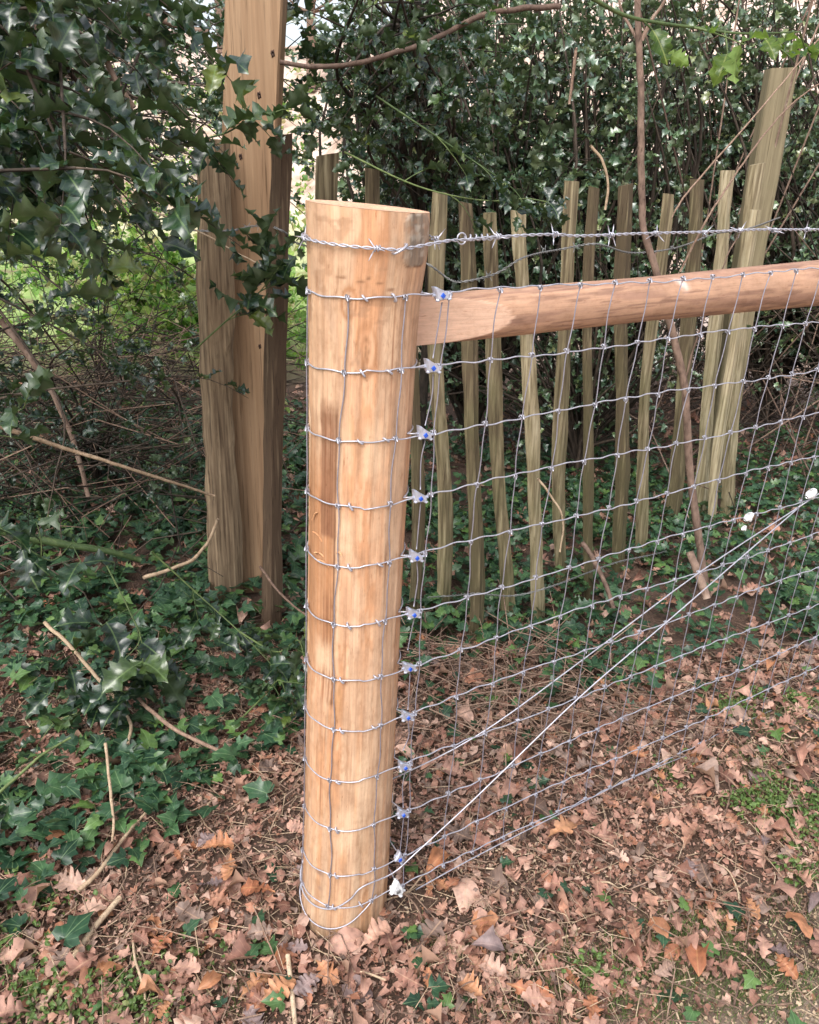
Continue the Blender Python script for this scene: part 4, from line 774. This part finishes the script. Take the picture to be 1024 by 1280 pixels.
tufts([(930, 1020, 1), (960, 1025, 1), (995, 1035, 1), (905, 920, 1), (920, 905, .8), (1000, 1105, .7), (830, 985, .4), (960, 1010, .8), (1000, 1060, .5), (985, 920, .7), (740, 1220, .6), (1015, 1020, .8)], 'small leafed bright green herbs at the right edge of the litter', 'herb_patch', 'green', .019, 120, .03, T_oval, 'herbs')
tufts([(40, 1255, 1.5), (110, 1260, 1.5), (20, 1240, 1), (150, 1240, 1), (30, 1115, 1), (60, 1130, .6), (180, 1265, 1), (250, 1200, .5), (5, 1190, .7)], 'small leafed bright green herbs in the lower left corner', 'herb_patch', 'green', .019, 85, .045, T_oval, 'herbs')
# bright growth in the clearing far left
mb = MB(); x, y = scatter(15000, lambda x, y: (.25+.75*nmask(x, y, .6, .4, .55))*(x < -y*.12), (-16, -.8), (6.5, 22)); n = len(x)
put(mb, T_oval, np.column_stack([x, y, gz(x, y)+rng.uniform(.02, .55, n)*rng.random(n)]), flat(n, .5), upn(n, .7), rng.uniform(.07, .2, n)); tag(mb.build('undergrowth', M['lime']), 'bright sunlit green undergrowth in the clearing far behind the hollies', 'undergrowth', kind='stuff')
grow('bright lime green bush in the clearing seen left of the wide pales', 'bush', 'leafy_bush', (-2.7, 8.6, 0), inside((140, 262), (320, 430), (7.6, 9.2), 60), .45, 12, .13, T_oval, 'lime', rb=.01, twn=4)
# far bare trees beyond the clearing
for i, (x, y, h, r_) in enumerate([(-9, 22, 9, .16), (-5.5, 26, 10, .2), (-13, 24, 9, .18), (-2.5, 21, 8, .12), (3, 24, 9, .2), (8, 20, 9, .18), (13, 26, 10, .2), (-7.2, 18, 7, .1)]):
    lab = ['bare grey tree far off behind the upper left holly', 'tallest bare tree far behind the brown timber post', 'bare tree at the far left beyond the clearing', 'thin bare tree far off beside the brown timber post', 'bare tree far behind the middle hollies', 'bare tree far behind the leaning timber post', 'bare tree at the far right beyond the hollies', 'slimmest bare tree in the left clearing'][i]
    e = empty('bare_tree', (x, y, 0), lab, 'tree', 'bare trees far beyond the clearing'); W = MB(); Q = MB()
    g0 = float(gz(x, y)); e.location[2] = g0; P = smooth_path([(x, y, g0-.1), (x+rng.normal(0, .2), y, g0+h*.4), (x+rng.normal(0, .4), y, g0+h)], 6); tube(W, P, np.linspace(r_, r_*.25, len(P)), 8)
    for k in range(34):
        a = P[rng.integers(3, len(P))]; d = rng.normal(0, 1, 3); d[2] = abs(d[2])*.8+.2; d /= np.linalg.norm(d); l = rng.uniform(.8, 2.6); b1_ = smooth_path([a, a+d*l*.5, a+d*l+[0, 0, .2*l]], 4); tube(Q, b1_, np.linspace(r_*.22, .01, len(b1_)), 4, 0, False)
        for _ in range(5): c_ = b1_[rng.integers(2, len(b1_))]; d2 = d+rng.normal(0, .6, 3); tube(Q, np.array([c_, c_+d2*.35, c_+d2*.8]), [.012, .008, .004], 3, 0, False)
    child(W, 'trunk', M['sapling'], e); child(Q, 'branches', M['sapling'], e)
# ------------------------------------------------------------------ sapling, branches, sticks
def stick(name, label, cat, pts, Y, r0, r1, mat, parent=None, n=7, wob=.003, group=None, caps=True):
    P = np.array([(at(x, y, yy) if not isinstance(yy, str) else gnd(x, y, float(yy))) for (x, y), yy in zip(pts, Y)])
    P = smooth_path(P, 7); P = P+wob*(np.stack([fbm(P*25+k*7, 2) for k in range(3)], -1)-.5)*2; mb = MB(); tube(mb, P, np.linspace(r0, r1, len(P))*(1+.25*(fbm(P*40, 2)-.5)), n, random.random(), caps)
    if parent is not None: return child(mb, name, M[mat], parent)
    return tag(mb.build(name, M[mat], origin=tuple(P[0])), label, cat, group)
sap = empty('sapling', gnd(885, 748), 'slender bare sapling curving up in front of the pales and the holly', 'sapling')
stick('trunk', 0, 0, [(885, 750), (872, 660), (862, 580), (856, 490), (842, 420), (826, 360), (808, 300), (803, 270), (801, 180), (801, 100), (798, 40), (795, -60)], [2.82, 2.84, 2.86, 2.86, 2.86, 2.86, 2.86, 2.86, 2.86, 2.86, 2.86, 2.86], .0155, .0095, 'sapling', sap, 10, .004)
stick('branch', 0, 0, [(801, 60), (790, 38), (776, 10), (770, -30)], [2.86, 2.87, 2.9, 2.9], .006, .003, 'sapling', sap)
stick('branch', 0, 0, [(802, 50), (815, 25), (829, 5), (845, -30)], [2.86, 2.84, 2.82, 2.8], .007, .003, 'sapling', sap)
stick('branch', 0, 0, [(855, 480), (866, 440), (880, 400), (905, 330), (925, 290)], [2.86, 2.84, 2.8, 2.8, 2.8], .004, .002, 'sapling', sap)
stick('fallen_branch', 'thick brown branch stub lying at the sapling foot', 'branch', [(862, 690), (872, 715), (884, 748)], [2.7, 2.66, 2.62], .014, .016, 'sapling')
stick('holly_branch', 'long brown holly branch crossing the top middle of the picture', 'branch', [(350, 78), (400, 84), (450, 78), (500, 64), (545, 48), (600, 20), (650, 11), (700, 8)], [2.6]*8, .0065, .008, 'sapling')
stick('holly_branch', 'dark branch at the top left running down right', 'branch', [(20, -20), (50, 45), (90, 95), (150, 160)], [2.2]*4, .009, .004, 'sapling')
stick('holly_branch', 'brown branch falling steeply through the upper left leaves', 'branch', [(100, -20), (118, 40), (145, 100), (168, 135)], [2.1]*4, .009, .006, 'sapling')
stick('holly_branch', 'short thick branch left of the tall brown post top', 'branch', [(150, -8), (185, 16), (225, 33), (262, 40)], [2.4]*4, .011, .007, 'sapling')
stick('holly_branch', 'brown stem slanting down through the left undergrowth', 'branch', [(0, 400), (40, 450), (70, 500), (95, 560), (110, 620)], [3.0]*5, .012, .009, 'sapling')
stick('dead_stick', 'reddish dead stick reaching from the left edge towards the wide pales', 'stick', [(-30, 520), (6, 535), (80, 560), (150, 582), (217, 603), (268, 620)], [2.1, 2.15, 2.25, 2.3, 2.4, 2.5], .0075, .004, 'straw')
stick('mossy_stick', 'thick mossy green branch lying across the left side', 'stick', [(-40, 652), (20, 668), (90, 682), (140, 690), (175, 700)], [2.3, 2.35, 2.4, 2.45, 2.5], .016, .009, 'greenstem')
stick('dead_stick', 'curved bare twig beside the foot of the wide pales', 'stick', [(272, 648), (262, 675), (240, 700), (210, 712), (180, 722)], [2.45]*5, .005, .007, 'straw')
stick('dead_stick', 'curved pale twig arching down through the lower left ivy', 'stick', [(55, 778), (80, 800), (120, 845), (150, 880), (163, 905), (160, 930)], [2.1, 2.05, 2.0, 1.9, 1.85, 1.8], .006, .0045, 'straw')
stick('dead_stick', 'brown stick lying diagonally through the ivy left of the post', 'stick', [(148, 842), (180, 880), (220, 912), (262, 932), (290, 945)], ['.12', '.11', '.1', '.08', '.06'], .006, .005, 'twig')
stick('dead_stick', 'thin vertical twig standing in the ivy at lower left', 'stick', [(132, 930), (136, 970), (142, 1020), (141, 1052)], ['.15', '.12', '.08', '.04'], .004, .003, 'straw')
stick('green_stem', 'green plant stem rising from the left edge over the ivy', 'stem', [(-20, 1008), (20, 972), (55, 942), (88, 922)], ['.06', '.09', '.12', '.13'], .0045, .003, 'greenstem')
stick('pale_stick', 'white peeled stick pointing from the litter to the holly', 'stick', [(98, 1113), (125, 1088), (165, 1035), (212, 986)], ['.02', '.04', '.05', '.06'], .006, .003, 'straw', wob=.001)
stick('pale_stick', 'long pale split stick in the lower left corner', 'stick', [(48, 1262), (75, 1225), (110, 1170), (150, 1122)], ['.01', '.025', '.03', '.035'], .008, .006, 'straw', wob=.001)
stick('pale_stick', 'straight pale wooden splinter below the round post', 'stick', [(360, 1194), (364, 1230), (371, 1300)], ['.035', '.03', '.02'], .0052, .0045, 'straw', wob=.0005)
stick('dead_stick', 'curved bare twig below the big curled leaf', 'stick', [(166, 1165), (170, 1200), (180, 1240), (182, 1290)], ['.02', '.04', '.03', '.02'], .003, .0022, 'straw')
stick('dead_stick', 'brown snapped stick leaning at the third pale foot', 'stick', [(728, 678), (742, 700), (757, 730), (768, 762)], [2.7, 2.65, 2.6, 2.55], .010, .008, 'sapling')
stick('dead_stick', 'thin arched twig beside the middle pales', 'stick', [(672, 598), (690, 622), (704, 650), (700, 690)], [2.5]*4, .004, .003, 'straw')
stick('dead_stick', 'twig crossing the small pale left of the round post foot', 'stick', [(325, 708), (345, 735), (365, 755), (385, 770)], [2.3, 2.25, 2.2, 2.15], .0045, .003, 'twig')
stick('bramble_cane', 'long arching bramble cane slanting up to the leaning timber post', 'bramble', [(815, 330), (840, 270), (870, 228), (930, 160), (992, 87), (1030, 40)], [3.2, 3.2, 3.3, 3.4, 3.6, 3.7], .0038, .0028, 'twig')
stick('bramble_cane', 'second thin bramble cane below the first at the leaning post', 'bramble', [(850, 340), (880, 280), (905, 240), (950, 175), (990, 130), (1030, 100)], [3.3, 3.3, 3.4, 3.6, 3.8, 3.9], .0045, .003, 'twig')
stick('bramble_cane', 'arched tan cane above the middle pales', 'bramble', [(738, 182), (752, 200), (760, 230), (757, 262)], [2.9]*4, .005, .004, 'straw')
stick('bramble_cane', 'thin hanging cane right of the thick holly branch', 'bramble', [(720, 60), (716, 95), (712, 130)], [2.9]*3, .005, .004, 'twig')
stick('dry_stalk', 'thin straw stalk crossing the wide left pale', 'stalk', [(160, 250), (255, 292), (300, 318), (335, 335)], [2.4, 2.5, 2.55, 2.55], .0022, .0018, 'straw')
# scattered twigs as things
for k in range(46):
    z_ = k % 3; px, py = [(random.uniform(10, 360), random.uniform(880, 1270)), (random.uniform(480, 1010), random.uniform(1080, 1275)), (random.uniform(540, 1010), random.uniform(860, 1060))][z_]
    g = gnd(px, py); a = random.uniform(0, 6.28); l = random.uniform(.06, .17); P = [g+np.array([0, 0, float(gz(g[0], g[1]))+.022])]
    for s in range(3): a += random.uniform(-.5, .5); q = P[-1]+np.array([math.cos(a), math.sin(a), 0])*l/3; q[2] = float(gz(q[0], q[1]))+random.uniform(.01, .04); P.append(q)
    mb = MB(); tube(mb, smooth_path(P, 4), np.linspace(.0026, .0012, 13), 5, random.random()); o = mb.build('twig', M['straw' if k % 2 else 'twig'], origin=tuple(P[0]))
    tag(o, ['thin dry twig on the litter left of the round post', 'thin dry twig on the litter in front of the net', 'thin dry twig lying on leaves behind the net'][z_], 'twig', ['twigs left of the post', 'twigs in front of the net', 'twigs behind the net'][z_])
# ------------------------------------------------------------------ individual fallen leaves (largest, nearest)
def lm(temp, mat): b_ = MB(); b_.add(temp[0], temp[1], 0., temp[2]); return b_.mesh('fallen_leaf', M[mat])
LMs = {c: [lm(t_, c) for t_ in T_oak[:6]+T_oval] for c in ('dead', 'orange', 'purple')}
LG = {'dead': 'dry pale brown leaf', 'orange': 'bright orange brown leaf', 'purple': 'dull grey purple leaf'}
def lay(px, py, size, mat, label=None, k=None, ang=None, lift=.02, tilt=.3):
    g = gnd(px, py); o = bpy.data.objects.new('fallen_leaf', LMs[mat][random.randrange(10) if k is None else k]); COL.objects.link(o); a = random.uniform(0, 6.28) if ang is None else ang
    o.matrix_world = Matrix.Translation((g[0], g[1], float(gz(g[0], g[1]))+lift))@rotm((math.cos(a), math.sin(a), random.uniform(-.12, .12)), np.array([random.gauss(0, tilt), random.gauss(0, tilt)-.1, 1]), size)
    return o
NAMED = [(140, 1205, .115, 'dead', 'largest curled brown leaf at the lower left', 1), (262, 1170, .085, 'dead', 'folded brown leaf right of the largest curled one', 5), (250, 1075, .08, 'orange', 'orange oak leaf standing on edge by the pale stick', 2), (290, 1080, .085, 'orange', 'lobed orange brown oak leaf on dark soil left of the post', 0), (345, 1130, .08, 'orange', 'rust coloured leaf at the left foot of the round post', 3), (680, 1065, .10, 'orange', 'long rusty leaf under the net bottom wire', 4), (558, 1078, .08, 'orange', 'narrow orange leaf standing at the bottom wire by the post', 8), (622, 1160, .06, 'orange', 'small bright orange leaf in front of the bottom wire', 9), (632, 1245, .095, 'orange', 'large rust red leaf at the bottom centre', 1), (735, 1260, .06, 'orange', 'small rust leaf at the bottom centre right', 3), (630, 1200, .07, 'purple', 'grey green leaf above the rust red leaf', 6), (980, 1155, .075, 'orange', 'smooth oval orange leaf near the right edge', 7), (1010, 1170, .12, 'dead', 'big pinkish crumpled leaf cut by the right edge', 3), (965, 1205, .06, 'orange', 'curled orange leaf below the oval one', 2), (870, 1235, .08, 'orange', 'long narrow orange leaf at the bottom right', 6), (245, 1120, .06, 'purple', 'purple grey star shaped leaf on the bare soil', 0), (270, 1050, .06, 'purple', 'purple grey leaf above the lobed orange one', 1), (325, 1270, .08, 'orange', 'pinkish orange leaf at the bottom edge left of the splinter', 3), (395, 1215, .07, 'orange', 'orange leaf right of the pale splinter', 5), (450, 1200, .075, 'dead', 'curled brown leaf just in front of the post foot', 2), (480, 1165, .08, 'dead', 'brown oak leaf at the right foot of the post', 5), (915, 1010, .09, 'dead', 'brown leaf bent over by the herb patch', 4), (745, 1110, .08, 'dead', 'forked pale leaf in front of the bottom wire', 0), (960, 865, .07, 'orange', 'orange leaf near the right edge behind the net', 8)]
for px, py, s_k, mt, lab, k in NAMED: o = lay(px, py, s_k, mt, k=k, lift=.035); tag(o, lab, 'fallen leaf', 'fallen leaves picked out in the litter')
ZN = {'a': 'left of the round post', 'b': 'in front of the net', 'c': 'behind the net'}
for k in range(230):
    z_ = 'abc'[k % 3]
    px, py = {'a': (random.uniform(0, 372), random.uniform(1000, 1280)**1.0), 'b': (random.uniform(390, 1024), random.uniform(1120, 1280)) if random.random() < .6 else (random.uniform(760, 1024), random.uniform(960, 1150)), 'c': (random.uniform(530, 1024), random.uniform(800, 1020))}[z_]
    if abs(px-428) < 66 and py < 1185: px += 150
    if px > 620 and py > 1290-(px-620)*.3 and random.random() < .7: px -= 300
    mt = random.choices(['dead', 'orange', 'purple'], [.68, .22, .10])[0]; o = lay(px, py, random.uniform(.035, .075), mt, lift=random.uniform(.01, .03), tilt=.42)
    tag(o, LG[mt]+' lying on the litter '+ZN[z_], 'fallen leaf', LG[mt].replace('leaf', 'leaves')+' '+ZN[z_])
